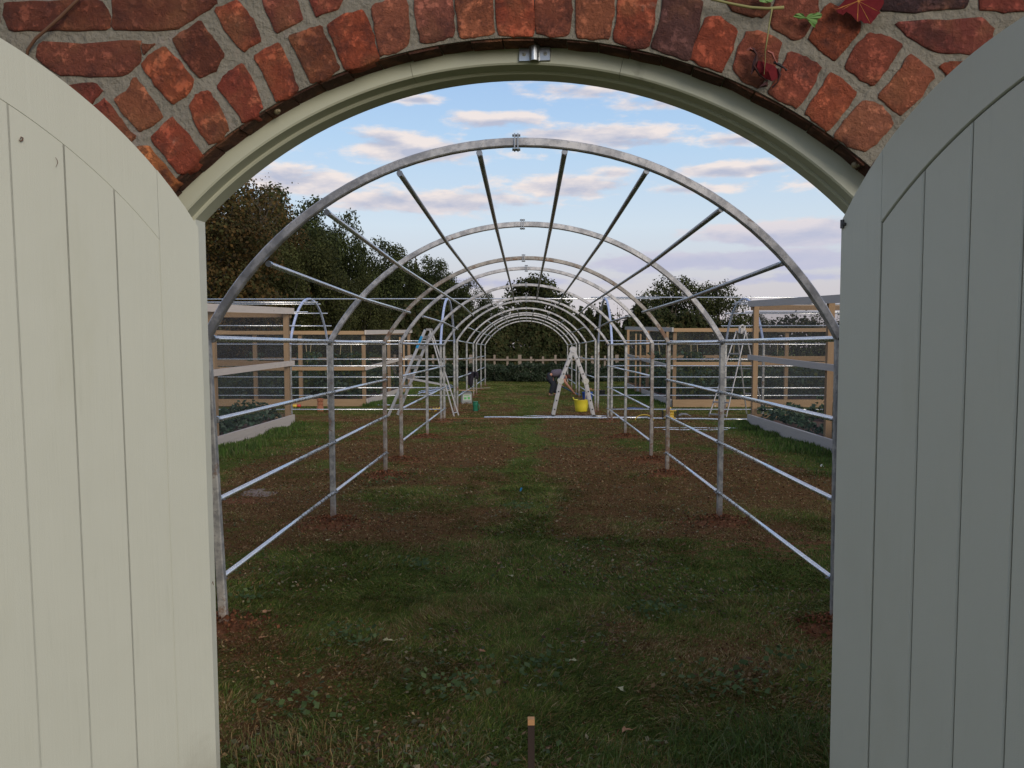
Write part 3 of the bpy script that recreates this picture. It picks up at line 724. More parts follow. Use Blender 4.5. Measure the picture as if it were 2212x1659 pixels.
# door leaves -------------------------------------------------------------------
def leaf(name, hinge, ang, grooves, outer, inner, label, sgn):
    """hinge (x,y); the leaf runs from it towards the viewer; (s,z) board coordinates; b = depth behind the face"""
    d = Vector((-sgn * math.cos(ang), -math.sin(ang), 0)); nb = Vector((-math.sin(ang) * sgn, math.cos(ang), 0)); h = Vector((hinge[0], hinge[1], 0))
    # face normal looks to the viewer, depth goes away from it
    def tf(s_, b, z): return h + d * s_ + nb * b + Vector((0, 0, z))
    root = empty(name, (hinge[0], hinge[1], 0), 0, label, 'door', 'pair of arched garden doors')
    oc, oz, orr = outer; ic, iz, ir = inner; W = .81; B0 = .035
    def fo(s_): return oz + math.sqrt(max(orr ** 2 - (s_ - oc) ** 2, 0))
    def fi(s_): return iz + math.sqrt(max(ir ** 2 - (s_ - ic) ** 2, 0))
    order = (lambda P: P[::-1]) if sgn > 0 else (lambda P: P)
    def sl(P, f0, f1, bev):
        g = G(); g.slab(order(P), tf, f0, f1, bev)
        return g
    st = grooves[0]; mx = oc if oc < W else W
    # hinge stile (from edge to first groove)
    sl([(0, .03), (st - .0008, .03), (st - .0008, fo(st)), *[(st * (3 - i) / 3, fo(st * (3 - i) / 3)) for i in range(1, 4)]], 0, .044, .0012).build('stile', 'paint', root)
    # curved top rail
    n = 26; S = [st + .0008 + (W - st) * i / n for i in range(n + 1)]
    def fo2(s_): return fo(min(s_, oc))
    def fi2(s_): return fi(min(s_, ic))
    g = G(); vs = []
    for s_ in S: vs += [tf(s_, .0, fo2(s_)), tf(s_, .0, max(fi2(s_), fi(st)) + .002), tf(s_, .001 + .003, max(fi2(s_), fi(st)) + .0), tf(s_, .044, max(fi2(s_), fi(st)) + .0), tf(s_, .044, fo2(s_))]
    fs = []
    for i in range(n):
        for k in range(5): fs.append((i * 5 + k, i * 5 + (k + 1) % 5, (i + 1) * 5 + (k + 1) % 5, (i + 1) * 5 + k))
    fs += [tuple(range(5)), tuple(range(n * 5, n * 5 + 5))]
    g.add(vs, fs); g.build('top_rail', 'paint', root)
    # boards
    gr = list(grooves) + [W]
    for i in range(len(gr) - 1):
        a, b = gr[i] + .0011, gr[i + 1] - .0011; N_ = 6
        top = [(b + (a - b) * k / N_, max(fi2(b + (a - b) * k / N_), 1.0) - .003) for k in range(N_ + 1)]
        sl([(a, .03), (b, .03)] + top, .0012, .030, .0034).build('board', 'paint', root)
    # backing and ledges behind
    ptsb = [(.02, .05), (W - .002, .05), (W - .002, fo2(W) - .03)] + [(W * (1 - k / 10) + .02, fo2(W * (1 - k / 10) + .02) - .03) for k in range(1, 11)]
    sl(ptsb, .0305, .0438, 0).build('backing', 'paint', root)
    for z in (.35, 1.1, 1.75): sl([(.02, z), (W - .02, z), (W - .02, z + .12), (.02, z + .12)], .0445, .066, .003).build('ledge', 'paint', root)
    return root, tf, fo
TL = R(59); TR = R(70)
dl, tfl, fol = leaf('door', (-.852, 2.18), TL, [.113, .228, .344, .460, .576, .692], (.7706, 1.3247, .9674), (.9224, 1.0910, 1.1198), 'pale sage green boarded garden door standing open, the brightly lit one below the twig', 1)
dr, tfr, forr = leaf('door', (.763, 2.03), TR, [.130, .249, .368, .488, .607, .726], (.6156, 1.470, .7530), (.8392, 1.1315, 1.0322), 'shaded grey green boarded garden door standing open, the darker one below the vine leaves', -1)
DOORS = (dl, dr)
# hinge pin knuckle on the dark door's top corner
gg = G(); gg.tube([tfr(.006, -.002, 1.885), tfr(.006, -.002, 1.905)], .005, 8); gg.tube([tfr(.006, -.002, 1.895), tfr(.018, -.002, 1.893)], .004, 6)
gg.build('hinge_pin', 'dark_steel', dr)
# slug marks, bits of dried plant stuck on the bright door
def debris(pts, label, r=.0011):
    gg = G(); gg.tube(pts, [r * .6] + [r] * (len(pts) - 2) + [r * .5], 5); o = gg.build('plant_scrap', 'twig'); tag(o, label, 'plant scrap', 'dry plant scraps stuck on the pale door')
def onleaf(u, v, tf_h, ang, sgn):
    q = (u - U0) / FPX; t = (V0 - v) / FPX; d = Vector((q, CP + t * SP, t * CP - SP)); cp = Vector((0, 0, EYE))
    h = Vector((*tf_h, 0)); nb = Vector((-math.sin(ang) * sgn, math.cos(ang), 0)); k = nb.dot(h - cp) / nb.dot(d); return cp + d * k - nb * .0012
ol = lambda u, v: onleaf(u, v, (-.852, 2.18), TL, 1)
debris([ol(40, 302), ol(44, 305), ol(48, 303), ol(49, 298), ol(45, 296), ol(43, 300)], 'curled dark scrap on the pale door, near its highest groove', .0014)
debris([ol(119, 340), ol(123, 346), ol(124, 352), ol(120, 361)], 'thin hair-like scrap on the pale door beside the second groove', .0006)
debris([ol(393, 1240), ol(391, 1247), ol(395, 1255)], 'short dark scrap on the pale door, the upper of the two by its edge', .0016)
debris([ol(415, 1298), ol(413, 1306), ol(409, 1314), ol(405, 1320)], 'long thin dark scrap on the pale door, the lower of the two by its edge', .0010)
debris([ol(457, 1262), ol(459, 1256), ol(461, 1264)], 'tiny hooked brown scrap at the very edge of the pale door', .0012)

for d_o in DOORS: d_o.rotation_euler = (0, R(-.32), 0); d_o.location.x += .009

# ------------------------------------------------------------------ vine, twig, snails on the wall
def wp(u, v, b=-.02): a, z = wall_pt(u, v, b); return wt(a, b, z)
gg = G(); pts = [wp(*c1(x, y), b) for x, y, b in ((560, -60, -.02), (470, 30, -.018), (390, 110, -.022), (300, 190, -.02), (230, 250, -.016), (180, 320, -.008), (165, 420, -.004))]
gg.tube(pts, [.0035, .004, .0045, .004, .0042, .004, .003], 7); o = gg.build('dry_twig', 'twig', smooth=True); tag(o, 'brown bare twig slanting across the dark bricks above the pale door', 'twig')
for (u, v, lab) in ((598, 239, 'small snail clinging to the arch soffit above the pale door'), (1847, 356, 'small snail clinging to the arch soffit beside the dark door')):
    gg = G(); c_ = wp(u, v, .03); gg.lathe(c_, [(.001, .008), (.005, .007), (.008, .003), (.009, -.002), (.007, -.006), (.002, -.008)], 12, Matrix.Rotation(R(70), 3, 'X'))
    gg.lathe(c_ + Vector((.006, -.004, -.002)), [(.001, .005), (.004, .003), (.005, 0), (.003, -.003), (.0005, -.004)], 10, Matrix.Rotation(R(40), 3, 'Y'))
    o = gg.build('snail', 'snail', smooth=True); tag(o, lab, 'snail', 'snails under the brick arch')
vine = empty('grape_vine', tuple(wp(1660, 20)), PHI, 'grape vine shoot with autumn leaves hanging over the top of the brick arch', 'vine')
gg = G()
gg.tube([wp(*c3(x, y), -.03) for x, y in ((90, -80), (200, -5), (330, 25), (450, 48), (560, 55), (665, 48))], [.003, .003, .0032, .0034, .0034, .004], 7)
gg.tube([wp(*c3(x, y), -.032) for x, y in ((588, 55), (585, 80), (572, 150), (560, 240), (545, 330))], [.0026, .002, .0017, .0016, .0018], 6)
gg.build('stem', 'vine_stem', vine, smooth=True)
def leaf_fan(cv, ctr, rim, mat, name, b=-.03, curl=.004, nr=3):
    """leaf built as a fan of rings from its stalk point to its lobed rim, veins raised"""
    gg = G(); rim = [q for i in range(len(rim)) for q in (rim[i], ((rim[i][0] + rim[(i + 1) % len(rim)][0]) / 2 + 3 * math.sin(i), (rim[i][1] + rim[(i + 1) % len(rim)][1]) / 2 + 3 * math.cos(i * 2)))]
    c0 = cv(*ctr); n = len(rim); vs = []; ve = []; 
    for r in range(1, nr + 1):
        for i, (x, y) in enumerate(rim):
            px, py = c0[0] + (cv(x, y)[0] - c0[0]) * r / nr, c0[1] + (cv(x, y)[1] - c0[1]) * r / nr
            vs.append(wp(px, py, b + curl * math.sin(i * 1.9) * r / nr * (1.5 if r == nr else 1))); ve.append((1.0 if i % 6 == 0 else 0.0) * (1 if r < nr else .8))
    vs.append(wp(*c0, b)); ve.append(1); k = len(vs) - 1; fs = [(i, (i + 1) % n, k) for i in range(n)]
    for r in range(nr - 1):
        for i in range(n): fs.append((r * n + i, r * n + (i + 1) % n, (r + 1) * n + (i + 1) % n, (r + 1) * n + i))
    gg.add(vs, fs); o = gg.build(name, mat, vine)
    sm = o.modifiers.new('thick', 'SOLIDIFY'); sm.thickness = .0006
    a = o.data.attributes.new('vein', 'FLOAT', 'POINT'); a.data.foreach_set('value', np.array(ve, dtype=np.float32)); return o
o = leaf_fan(c3, (1145, 5), [(1000, 60), (1015, 85), (1045, 98), (1040, 62), (1060, 70), (1100, 95), (1140, 140), (1160, 130), (1180, 150), (1225, 155), (1235, 140), (1255, 120), (1290, 80), (1280, 70), (1310, 20), (1300, -20), (1290, -60), (1200, -90), (1150, -80), (1100, -60), (1040, 20)], 'vine_leaf', 'leaf', -.03, .0003); o['label'] = 'dark red vine leaf with yellow veins'
o = leaf_fan(c3, (808, 115), [(725, 105), (740, 90), (765, 85), (790, 92), (808, 112), (830, 90), (860, 88), (885, 78), (912, 92), (905, 112), (885, 120), (880, 145), (865, 178), (845, 160), (835, 135), (812, 125), (790, 115), (760, 122)], 'green_leaf', 'leaf', -.026, .002); o['label'] = 'small green lobed vine leaf'
o = leaf_fan(c3, (540, 0), [(500, -20), (560, -60), (620, -20), (580, 15), (545, 18), (510, 10)], 'green_leaf', 'leaf', -.026, .002)
dead = empty('dead_leaf', tuple(wp(1655, 140)), 0, 'crumpled dry vine leaf, black, red and pink, dangling over the arch bricks', 'leaf')
def ribbon(pts, wd, mat, b0=-.03):
    gg = G(); vs = []; n = len(pts)
    for i, (x, y, b) in enumerate(pts):
        x0, y0, _ = pts[max(0, i - 1)]; x1, y1, _ = pts[min(n - 1, i + 1)]; dx, dy = x1 - x0, y1 - y0; l = math.hypot(dx, dy) + 1e-6
        w_ = wd * (.6 + .4 * math.sin(i * 2.1 + 1)) * (1 if 0 < i < n - 1 else .5); ox, oy = -dy / l * w_, dx / l * w_
        vs += [wp(*c3(x + ox, y + oy), b0 + b), wp(*c3(x, y), b0 + b - .005), wp(*c3(x - ox, y - oy), b0 + b + .003)]
    fs = []
    for i in range(n - 1): fs += [(i * 3, i * 3 + 1, i * 3 + 4, i * 3 + 3), (i * 3 + 1, i * 3 + 2, i * 3 + 5, i * 3 + 4)]
    gg.add(vs, fs); o = gg.build('leaf_fold', mat, dead); sm = o.modifiers.new('thick', 'SOLIDIFY'); sm.thickness = .0008
ribbon([(440, 315, 0), (470, 320, .003), (490, 350, -.002), (485, 400, 0), (470, 440, .003), (455, 480, 0)], 22, 'dry_leaf')
ribbon([(430, 325, -.002), (448, 312, 0), (468, 322, .001)], 14, 'pink_leaf', -.034)
ribbon([(470, 420, -.002), (510, 480, 0), (560, 520, .003), (550, 545, 0), (510, 560, .002)], 18, 'dry_leaf')
ribbon([(560, 330, 0), (590, 345, -.003), (610, 390, 0), (630, 420, .002)], 16, 'pink_leaf')
ribbon([(600, 400, 0), (640, 420, -.003), (670, 440, 0), (685, 455, .002)], 18, 'black')
ribbon([(625, 440, 0), (640, 480, -.003), (625, 530, 0), (590, 565, .002)], 16, 'dry_leaf')
gg = G(); vs = []; rim = [(500, 390), (540, 400), (600, 420), (632, 450), (630, 500), (590, 525), (545, 505), (510, 470), (490, 430)]
o = None
n = len(rim); vs = [wp(*c3(x, y), -.033 + .004 * math.sin(i * 2.3)) for i, (x, y) in enumerate(rim)] + [wp(*c3(565, 460), -.040)]
gg.add(vs, [(i, (i + 1) % n, n) for i in range(n)]); o = gg.build('leaf_fold', 'vine_leaf', dead)
a = o.data.attributes.new('vein', 'FLOAT', 'POINT'); a.data.foreach_set('value', np.array([.7 if i % 3 == 0 else .25 for i in range(n)] + [.35], dtype=np.float32))
sm = o.modifiers.new('thick', 'SOLIDIFY'); sm.thickness = .0008
ribbon([(545, 330, .0), (545, 400, -.004), (540, 450, -.004), (538, 480, -.002)], 5, 'vine_stem', -.038)

# ------------------------------------------------------------------ tunnel frames
def zeave(y): return 1.6 + (.045 if y < 20 else float(np.interp(y, [21.1, 24.5, 27.6, 35.4], [.155, .12, .105, .073])))
RISE = {0: 1.12, 1: 1.06}
def arch_pts(cx, y, ze, rise, n=40, axis='x', hw=HW):
    Rr = (hw ** 2 + rise ** 2) / (2 * rise); zc_ = ze + rise - Rr; T = math.asin(hw / Rr); out = []
    if rise > hw: T = math.pi - T
    for i in range(n + 1):
        t = -T + 2 * T * i / n
        if axis == 'x': out.append((cx + Rr * math.sin(t), y, zc_ + Rr * math.cos(t)))
        else: out.append((cx, y + Rr * math.sin(t), zc_ + Rr * math.cos(t)))
    return out, Rr, zc_
SQ = .046
def tunnel(ids, label, grp):
    ymid = ARCH_Y[ids[0]]
    root = empty('tunnel_frame', (0, ymid, 0), 0, label, 'tunnel frame', grp)
    for i in ids:
        y = ARCH_Y[i]; ze = zeave(y); rise = 1.068 if i == 0 else (1.04 if i < 5 else (1.0 if i == 5 else 1.005 + (i - 6) * .004)); gz = float(gz0(y))
        mt = 'galv_rust' if i in (2,) else 'galv'
        xo = (-.02 if i == 0 else 0)
        P, Rr, zc_ = arch_pts(xo, y, ze, rise, 44)
        ka_ = 22
        for half, seg in ((0, P[:ka_ + 1]), (1, P[ka_:])):
            gg = G(); gg.sweep(seg, SQ, SQ, (0, 1, 0)); gg.build('arch_rib', mt, root)
        gg = G(); top = Vector(P[ka_]) + Vector((-.035 if i < 3 else 0, 0, 0))
        for sx in (-.009, .009): gg.box(top + Vector((sx, 0, .0)), (.007, .062, .085))
        gg.tube([top + Vector((-.022, 0, .038)), top + Vector((.022, 0, .038))], .007, 6); gg.tube([top + Vector((-.022, 0, -.038)), top + Vector((.022, 0, -.038))], .007, 6)
        gg.build('joint_flange', 'steel_zinc', root)
        for s in (-1, 1):
            bx_ = s * HW + (-.0 if i else 0)
            tx = s * HW + xo
            bot = .04 if (i == 0 and s < 0) else 0
            gg = G(); gg.beam((s * HW + bot + xo * 0, y, gz - .12), (tx, y, ze + .005), SQ, SQ, up=(0, 1, 0), bev=.006)
            gg.build('post', 'galv_post' if i not in (2, 3) else 'galv_rust', root)
    def zr(y, k): return zeave(y) - .455 * k if y < 20 else zeave(y) - .47 * k
    for a, b in zip(ids[:-1], ids[1:]):
        if (a, b) in ((2, 3), (8, 9)): continue
        ya, yb = ARCH_Y[a], ARCH_Y[b]
        for s in (-1, 1):
            for k in (0, 1, 2, 3):
                off = -s * (.0 if k == 0 else .012)
                gg = G(); rr = .0175 if k == 0 else .015
                za, zb = zr(ya, k) - (.0 if k else .0), zr(yb, k)
                x_ = s * HW + off
                gg.tube([(x_, ya + .03, za), (x_, yb - .03, zb)], rr, 10)
                o = gg.build('rail' if k else 'eave_rail', 'galv_bright', root, smooth=True)
                for yy, zz, sg in ((ya, za, 1), (yb, zb, -1)):
                    g2 = G(); g2.tube([(x_, yy + sg * .026, zz), (x_, yy + sg * .045, zz)], rr + .006, 10); g2.tube([(x_ + -s * .02, yy + sg * .035, zz), (x_ - s * .038, yy + sg * .035, zz)], .005, 6)
                    WORLD[o.name] = WORLD[root.name]; g2.build('end_socket', 'steel_zinc', o)
    # purlins: all but the two lowest on the left take the shade-darkened steel
    degs = [-47.0, -34.3, -20.9, -7.6, 6.2, 19.8, 33.4, 46.8]
    for j, dg in enumerate(degs):
        if ids[0] == 0: runs = [(0, 2), (3, 5)] if j in (0, 7) else [(0, 5)]
        else: runs = [(6, 8), (9, 11)] if j in (0, 7) else [(7, 11)]
        for (a, b) in runs:
            pts = []
            for i in range(a, b + 1):
                y = ARCH_Y[i]; rise = 1.068 if i == 0 else (1.04 if i < 5 else (1.0 if i == 5 else 1.005 + (i - 6) * .004)); ze = zeave(y)
                Rr = (HW ** 2 + rise ** 2) / (2 * rise); zc_ = ze + rise - Rr; ri = Rr - SQ / 2 - .014; t = R(dg)
                pts.append((ri * math.sin(t), y, zc_ + ri * math.cos(t)))
            gg = G(); gg.tube(pts, .0155, 8); gg.build('purlin', 'galv_bright' if j in (0, 1) else 'galv_purlin_shaded', root, smooth=True)
            g2 = G()
            for p in pts:
                g2.tube([Vector(p) + Vector((0, -.004, 0)), Vector(p) + Vector((0, .03, 0))], .0172, 8)
            g2.build('purlin_clamps', 'steel_zinc', root)['kind'] = 'stuff'
    return root
tunnel([0, 1, 2, 3, 4, 5], 'near section of the galvanised steel walkway tunnel, the one nearest the gateway', 'sections of the steel walkway tunnel')
tunnel([6, 7, 8, 9, 10, 11], 'far section of the galvanised steel walkway tunnel, running to the hedge beyond the ladders', 'sections of the steel walkway tunnel')
# crossing tunnel
cross = empty('crossing_frame', (0, 19.42, 0), 0, 'low steel side tunnel crossing the walkway, with blue-white hoops and long thin rails', 'tunnel frame', 'sections of the steel walkway tunnel')
YN, YF = 17.74, 21.1
hx = [-8.3, -5.05, -1.83, 1.83, 5.07, 8.3]
for x in hx:
    yc = (YN + YF) / 2; hw = (YF - YN) / 2
    zn, zf = 1.6 + .06, 1.6 + .155; P, Rr, zc_ = arch_pts(x, yc, 1.65, 1.06, 32, 'y', hw)
    P = [(p[0], p[1], p[2] + (p[1] - yc) / hw * .045) for p in P]
    gg = G(); gg.sweep(P, .045, .045, (1, 0, 0)); gg.build('hoop', 'galv_blue', cross)
    for y, zt in ((YN, zn), (YF, zf)):
        gz = float(gz0(y)); gg = G(); gg.beam((x, y, gz - .1), (x, y, zt), .05, .05, up=(0, 1, 0), bev=.006); gg.build('post', 'galv_post', cross)
for y, ze in ((YN, 1.66), (YF, 1.755)):
    yy = y + (.03 if y > 19 else -.03)
    for k in range(4):
        z = ze - (.005, .467, .935, 1.40)[k] if y < 19 else ze - (.005, .47, .925, 1.395)[k]
        for (x0, x1) in (((-8.6, -1.84), (1.84, 8.6))):
            zz = z
            if k == 3 and x0 < 0: pass
            gg = G(); gg.tube([(x0, yy, zz), ((x0 + x1) / 2, yy, zz - .004), (x1, yy, zz)], .013, 8); gg.build('rail', 'galv_bright', cross, smooth=True)
gg = G(); gg.tube([(-8.6, 19.42, 2.70), (0, 19.42, 2.715), (3.1, 19.42, 2.715)], .014, 8); gg.build('ridge_rail', 'galv_bright', cross, smooth=True)
gg = G(); gg.tube([(1.5, 19.39, 2.745), (8.6, 19.39, 2.74)], .014, 8); gg.build('ridge_rail', 'galv_bright', cross, smooth=True)
for s in (-1, 1):
    for (dy, z, ov) in ((-.62, 2.60, .35), (.62, 2.62, .1), (-1.12, 2.36, .25), (1.12, 2.42, .15), (-1.5, 2.05, .2), (1.5, 2.12, .15)):
        gg = G(); gg.tube([(s * (5.05 - ov), 19.42 + dy, z - .0), (s * 8.6, 19.42 + dy, z)], .013, 8); gg.build('purlin', 'galv_bright', cross, smooth=True)

# ------------------------------------------------------------------ netted fruit cages with raised beds
def cage(label, xi, xo, y0, y1, zt0, zt1, zm0, zm1, zb, bedh, inner_posts, front_posts, mats, midfront, midback=None, door=None, over=.12):
    """xi = x of the side facing the tunnel, xo = far side; y0 near end, y1 far end"""
    s = 1 if xi > 0 else -1
    root = empty('fruit_cage', (xi, y0, 0), 0, label, 'fruit cage', 'netted timber fruit cages either side of the walkway')
    wp_, wg = mats
    def top(y): return zt0 + (zt1 - zt0) * (y - y0) / (y1 - y0)
    def mid(y): return zm0 + (zm1 - zm0) * (y - y0) / (y1 - y0)
    xin = xi - s * .03
    # side boards facing the tunnel
    gg = G(); gg.beam((xin, y0 - over, top(y0) - .06), (xin, y1 + over, top(y1) - .06), .045, .12); gg.build('top_rail', wg, root)
    gg = G(); gg.beam((xin, y0 - over, mid(y0)), (xin, y1 + over * .6, mid(y1)), .045, .10); gg.build('mid_rail', wg, root)
    for k, (h0, h1) in enumerate(((0.0, bedh * .45), (bedh * .46, bedh))):
        gg = G(); gg.beam((xin, y0, zb + (h0 + h1) / 2), (xin, y1, zb + (h0 + h1) / 2), .05, h1 - h0); gg.build('bed_board', wg, root)
    # posts
    allp = set()
    for (x, y) in [(xi + s * .055, y) for y in inner_posts] + front_posts:
        h = top(min(max(y, y0), y1)) - .02
        gg = G(); gg.beam((x, y, zb - .1), (x, y, h), .095, .095, up=(0, 1, 0)); gg.build('post', 'wood_orange', root)
    # cross rails on both ends
    for y, zt, zm in ((y0, top(y0), midfront), (y1, top(y1), midback or mid(y1))):
        yy = y - .07 if y == y0 else y + .07
        gg = G(); gg.beam((xi + s * .0, yy, zt - .14 if y == y1 else zt - .07), (xo, yy, zt - .14 if y == y1 else zt - .07), .045, .10); gg.build('end_rail', 'wood_orange', root)
        gg = G(); gg.beam((xi + s * .0, yy, zm), (xo, yy, zm), .045, .10); gg.build('end_rail', 'wood_orange', root)
        gg = G(); gg.beam((xi + s * .0, yy, zb + bedh * .5), (xo, yy, zb + bedh * .5), .045, bedh); gg.build('bed_board', 'wood_orange', root)
    # outer side
    for z in (top((y0 + y1) / 2) - .06, mid((y0 + y1) / 2)):
        gg = G(); gg.beam((xo, y0, z), (xo, y1, z), .045, .10); gg.build('outer_rail', 'wood_orange', root)
    # nets
    def net(a, b, c_, d): g = G(); g.add([a, b, c_, d], [(0, 1, 2, 3)]); g.build('netting', 'net', root)
    xn = xi + s * .0
    net((xn, y0, zb + bedh), (xn, y1, zb + bedh), (xn, y1, top(y1) - .1), (xn, y0, top(y0) - .1))
    for y in (y0 - .04, y1 + .04): net((xi, y, zb + bedh), (xo, y, zb + bedh), (xo, y, top(min(max(y, y0), y1)) - .1), (xi, y, top(min(max(y, y0), y1)) - .1))
    if door:
        for (ya, xo_) in door:
            gg = G(); gg.beam((xi - s * .09, ya, zb - .02), (xi - s * (.09 + xo_), ya, top(ya) - .25), .05, .08, up=(0, 1, 0)); gg.build('door_post', 'wood_orange', root)
    return root
SW = ('wood_orange', 'wood_pale'); SG = ('wood_orange', 'wood_grey')
cage('pale timber netted fruit cage on the pale-door side, nearer of the two', -4.78, -9.6, 8.6, 16.85, 2.12, 2.385, 1.14, 1.27, .0, .22, [8.7, 12.8, 16.75], [(-7.4, 16.75), (-9.5, 16.75)], SW, 1.2, 1.26)
cage('pale timber netted fruit cage farther away, behind the blue-stickered ladder', -4.5, -10.2, 23.2, 32.3, 2.06, 2.26, 1.0, 1.24, -.06, .20, [23.25, 27.5, 32.2], [(-6.33, 23.25), (-7.6, 23.25), (-9.0, 23.25)], SW, .99, 1.13, door=[(29.0, 0), (29.9, 0)])
cage('weathered grey timber netted fruit cage on the dark-door side, nearer of the two', 4.55, 9.6, 8.6, 16.8, 2.22, 2.53, 1.21, 1.39, .0, .23, [8.7, 12.6, 16.7], [(7.4, 16.7), (9.5, 16.7)], SG, 1.25, 1.36)
cage('weathered grey timber netted fruit cage farther away, behind the paint-splashed steps', 4.06, 10.2, 23.0, 33.7, 2.13, 2.42, 1.03, 1.28, -.07, .21, [23.05, 28.2, 33.6], [(5.7, 33.6), (7.22, 23.05), (8.56, 23.05), (10.1, 23.05)], SG, 1.13, 1.2, door=[(28.9, 0), (30.1, 0)])

# ------------------------------------------------------------------ ladders
def rung_ladder(root, pa, pb, wvec, rw, rd, nr, mat, rungmat=None, start=.25):
    """two stringers from pa (foot) to pb (head) separated by wvec"""
    pa, pb, wv = Vector(pa), Vector(pb), Vector(wvec)
    for sg in (-.5, .5):
        gg = G(); gg.beam(pa + wv * sg, pb + wv * sg, rd, rw, up=wv.cross(pb - pa), bev=.004); gg.build('stringer', mat, root)
    L_ = (pb - pa).length; d = (pb - pa).normalized()
    for k in range(nr):
        p = pa + d * (start + k * (L_ - start - .1) / max(1, nr - .3))
        gg = G(); gg.tube([p - wv * .53, p + wv * .53], .014, 6); gg.build('rung', rungmat or mat, root)
# centre: hinged multi-joint ladder
gl = float(gz0(19.5))
lad = empty('hinged_ladder', (1.09, 19.5, gl), 0, 'aluminium multi-joint ladder with round hinges standing in an A over the yellow tub', 'ladder', 'ladders')
apex = (1.095, 19.5, 1.535); knL = (.807, 19.5, .80); knR = (1.39, 19.5, .80); ftL = (.625, 19.5, gl); ftR = (1.585, 19.5, gl)
for a, b in ((ftL, knL), (knL, apex), (ftR, knR), (knR, apex)):
    a_, b_ = Vector(a), Vector(b); d_ = (b_ - a_).normalized()
    rung_ladder(lad, a_, b_ - d_ * .03, (0, .36, 0), .075, .028, 3, 'aluminium', 'alu_dark', .18)
    # rung holes on the near face, their inner dark painted as black blocks
    L_ = (b_ - a_).length
    for k in range(3):
        p = a_ + d_ * (.18 + k * (L_ - .28) / 2.7); gg = G(); q = Matrix.Rotation(-math.atan2(d_.x, d_.z) * -1, 3, 'Y'); gg.box(p + Vector((0, -.196, 0)), (.030, .008, .030), q); gg.build('rung_hole_dark', 'black', lad)
for p in (apex, knL, knR):
    for sy in (-.205, .205):
        gg = G(); ax = Matrix.Rotation(R(90), 3, 'X'); c_ = Vector(p) + Vector((0, sy, 0))
        gg.lathe(c_, [(.001, .018), (.02, .018), (.022, .012), (.045, .012), (.050, .016), (.068, .016), (.070, .0), (.070, -.014), (.001, -.014)], 24, ax)
        o = gg.build('hinge', 'cream_plastic' if p != apex else 'aluminium', lad, smooth=False)
for p in (ftL, ftR):
    for sy in (-.18, .18): gg = G(); gg.box(Vector(p) + Vector((0, sy, .02)), (.075, .045, .06)); gg.build('foot', 'dark_steel', lad)
# left: wide A-frame with blue label
gl2 = float(gz0(19.6))
lad2 = empty('step_ladder', (-2.4, 19.4, gl2), 0, 'tall aluminium A-frame ladder with a blue sticker near its top, standing between the cages', 'ladder', 'ladders')
A_ = Vector((-3.19, 19.75, gl2)); H_ = Vector((-2.30, 19.55, 1.99)); wv = Vector((.16, .42, 0))
for sg, wd in ((-.5, .068), (.5, .068)):
    gg = G(); gg.beam(A_ + wv * sg, H_ + wv * sg * .72, .03, wd, up=(wv.cross(H_ - A_)), bev=.004); gg.build('stringer', 'aluminium', lad2)
d_ = (H_ - A_).normalized()
for k in range(8):
    p = A_ + (H_ - A_) * (.11 + k * .115); f_ = 1 - .28 * (.11 + k * .115); gg = G(); gg.box(p, (.03, wv.length * f_, .075), Matrix.Rotation(math.atan2(-wv.x, wv.y), 3, 'Z') @ Matrix.Rotation(R(8), 3, 'Y')); gg.build('tread', 'alu_dark', lad2)
gg = G(); pL = A_ + (H_ - A_) * .86 - wv * .5 * .76; nn = Vector((0, -.019, 0)); gg.beam(pL + nn - d_ * .14, pL + nn + d_ * .14, .004, .062, up=(0, 0, 1)); 
q = Matrix.Rotation(math.atan2(d_.x, d_.z), 3, 'Y'); gg = G(); gg.box(pL + Vector((-.012, -.030, 0)), (.058, .012, .30), q); o = gg.build('sticker', 'blue_label', lad2)
B_ = Vector((-1.66, 19.6, gl2)); 
for sg in (-.5, .5):
    gg = G(); gg.beam(B_ + Vector((.08, .3, 0)) * sg, H_ + Vector((.02, .3, -.04)) * sg + Vector((.06, 0, -.03)), .028, .05, up=(0, 1, 0), bev=.004); gg.build('rear_leg', 'aluminium', lad2)
for t in (.04, .30, .88): p = B_ + (H_ - B_) * t; gg = G(); gg.tube([p - Vector((.04, .16, 0)), p + Vector((.04, .16, 0))], .013, 6); gg.build('cross_bar', 'aluminium', lad2)
for yo in (-.17, .2):
    gg = G(); gg.beam(A_ + (H_ - A_) * .44 + Vector((.0, yo, 0)), B_ + (H_ - B_) * .36 + Vector((.0, yo * .8, 0)), .012, .026); gg.build('spreader_bar', 'aluminium', lad2)
gg = G(); gg.box(H_ + Vector((.02, 0, .01)), (.12, .34, .05)); gg.build('top_cap', 'alu_dark', lad2)
# right: splattered step ladder beyond the post
lad3 = empty('step_ladder', (4.9, 19.6, -.05), 0, 'old paint-splashed aluminium step ladder standing by the grey timber cage', 'ladder', 'ladders')
A_ = Vector((4.42, 19.1, -.03)); H_ = Vector((5.10, 19.75, 1.98)); wv = Vector((.26, -.30, 0)) * 1.2
B_ = Vector((5.62, 20.3, -.05))
for sg in (-.5, .5):
    gg = G(); gg.beam(A_ + wv * sg, H_ + wv * sg * .55, .02, .05, up=(0, 1, 0), bev=.004); gg.build('stringer', 'alu_old', lad3)
    gg = G(); gg.beam(B_ + wv * sg, H_ + wv * sg * .5, .025, .045, up=(0, 1, 0), bev=.004); gg.build('rear_leg', 'aluminium', lad3)
for k in range(7):
    t = .03 + k * .14; p = A_ + (H_ - A_) * t; f_ = 1 - .45 * t; ang_ = math.atan2(wv.y, wv.x); gg = G(); gg.box(p, (wv.length * f_, .085, .03), Matrix.Rotation(ang_, 3, 'Z')); gg.build('tread', 'alu_dark', lad3)
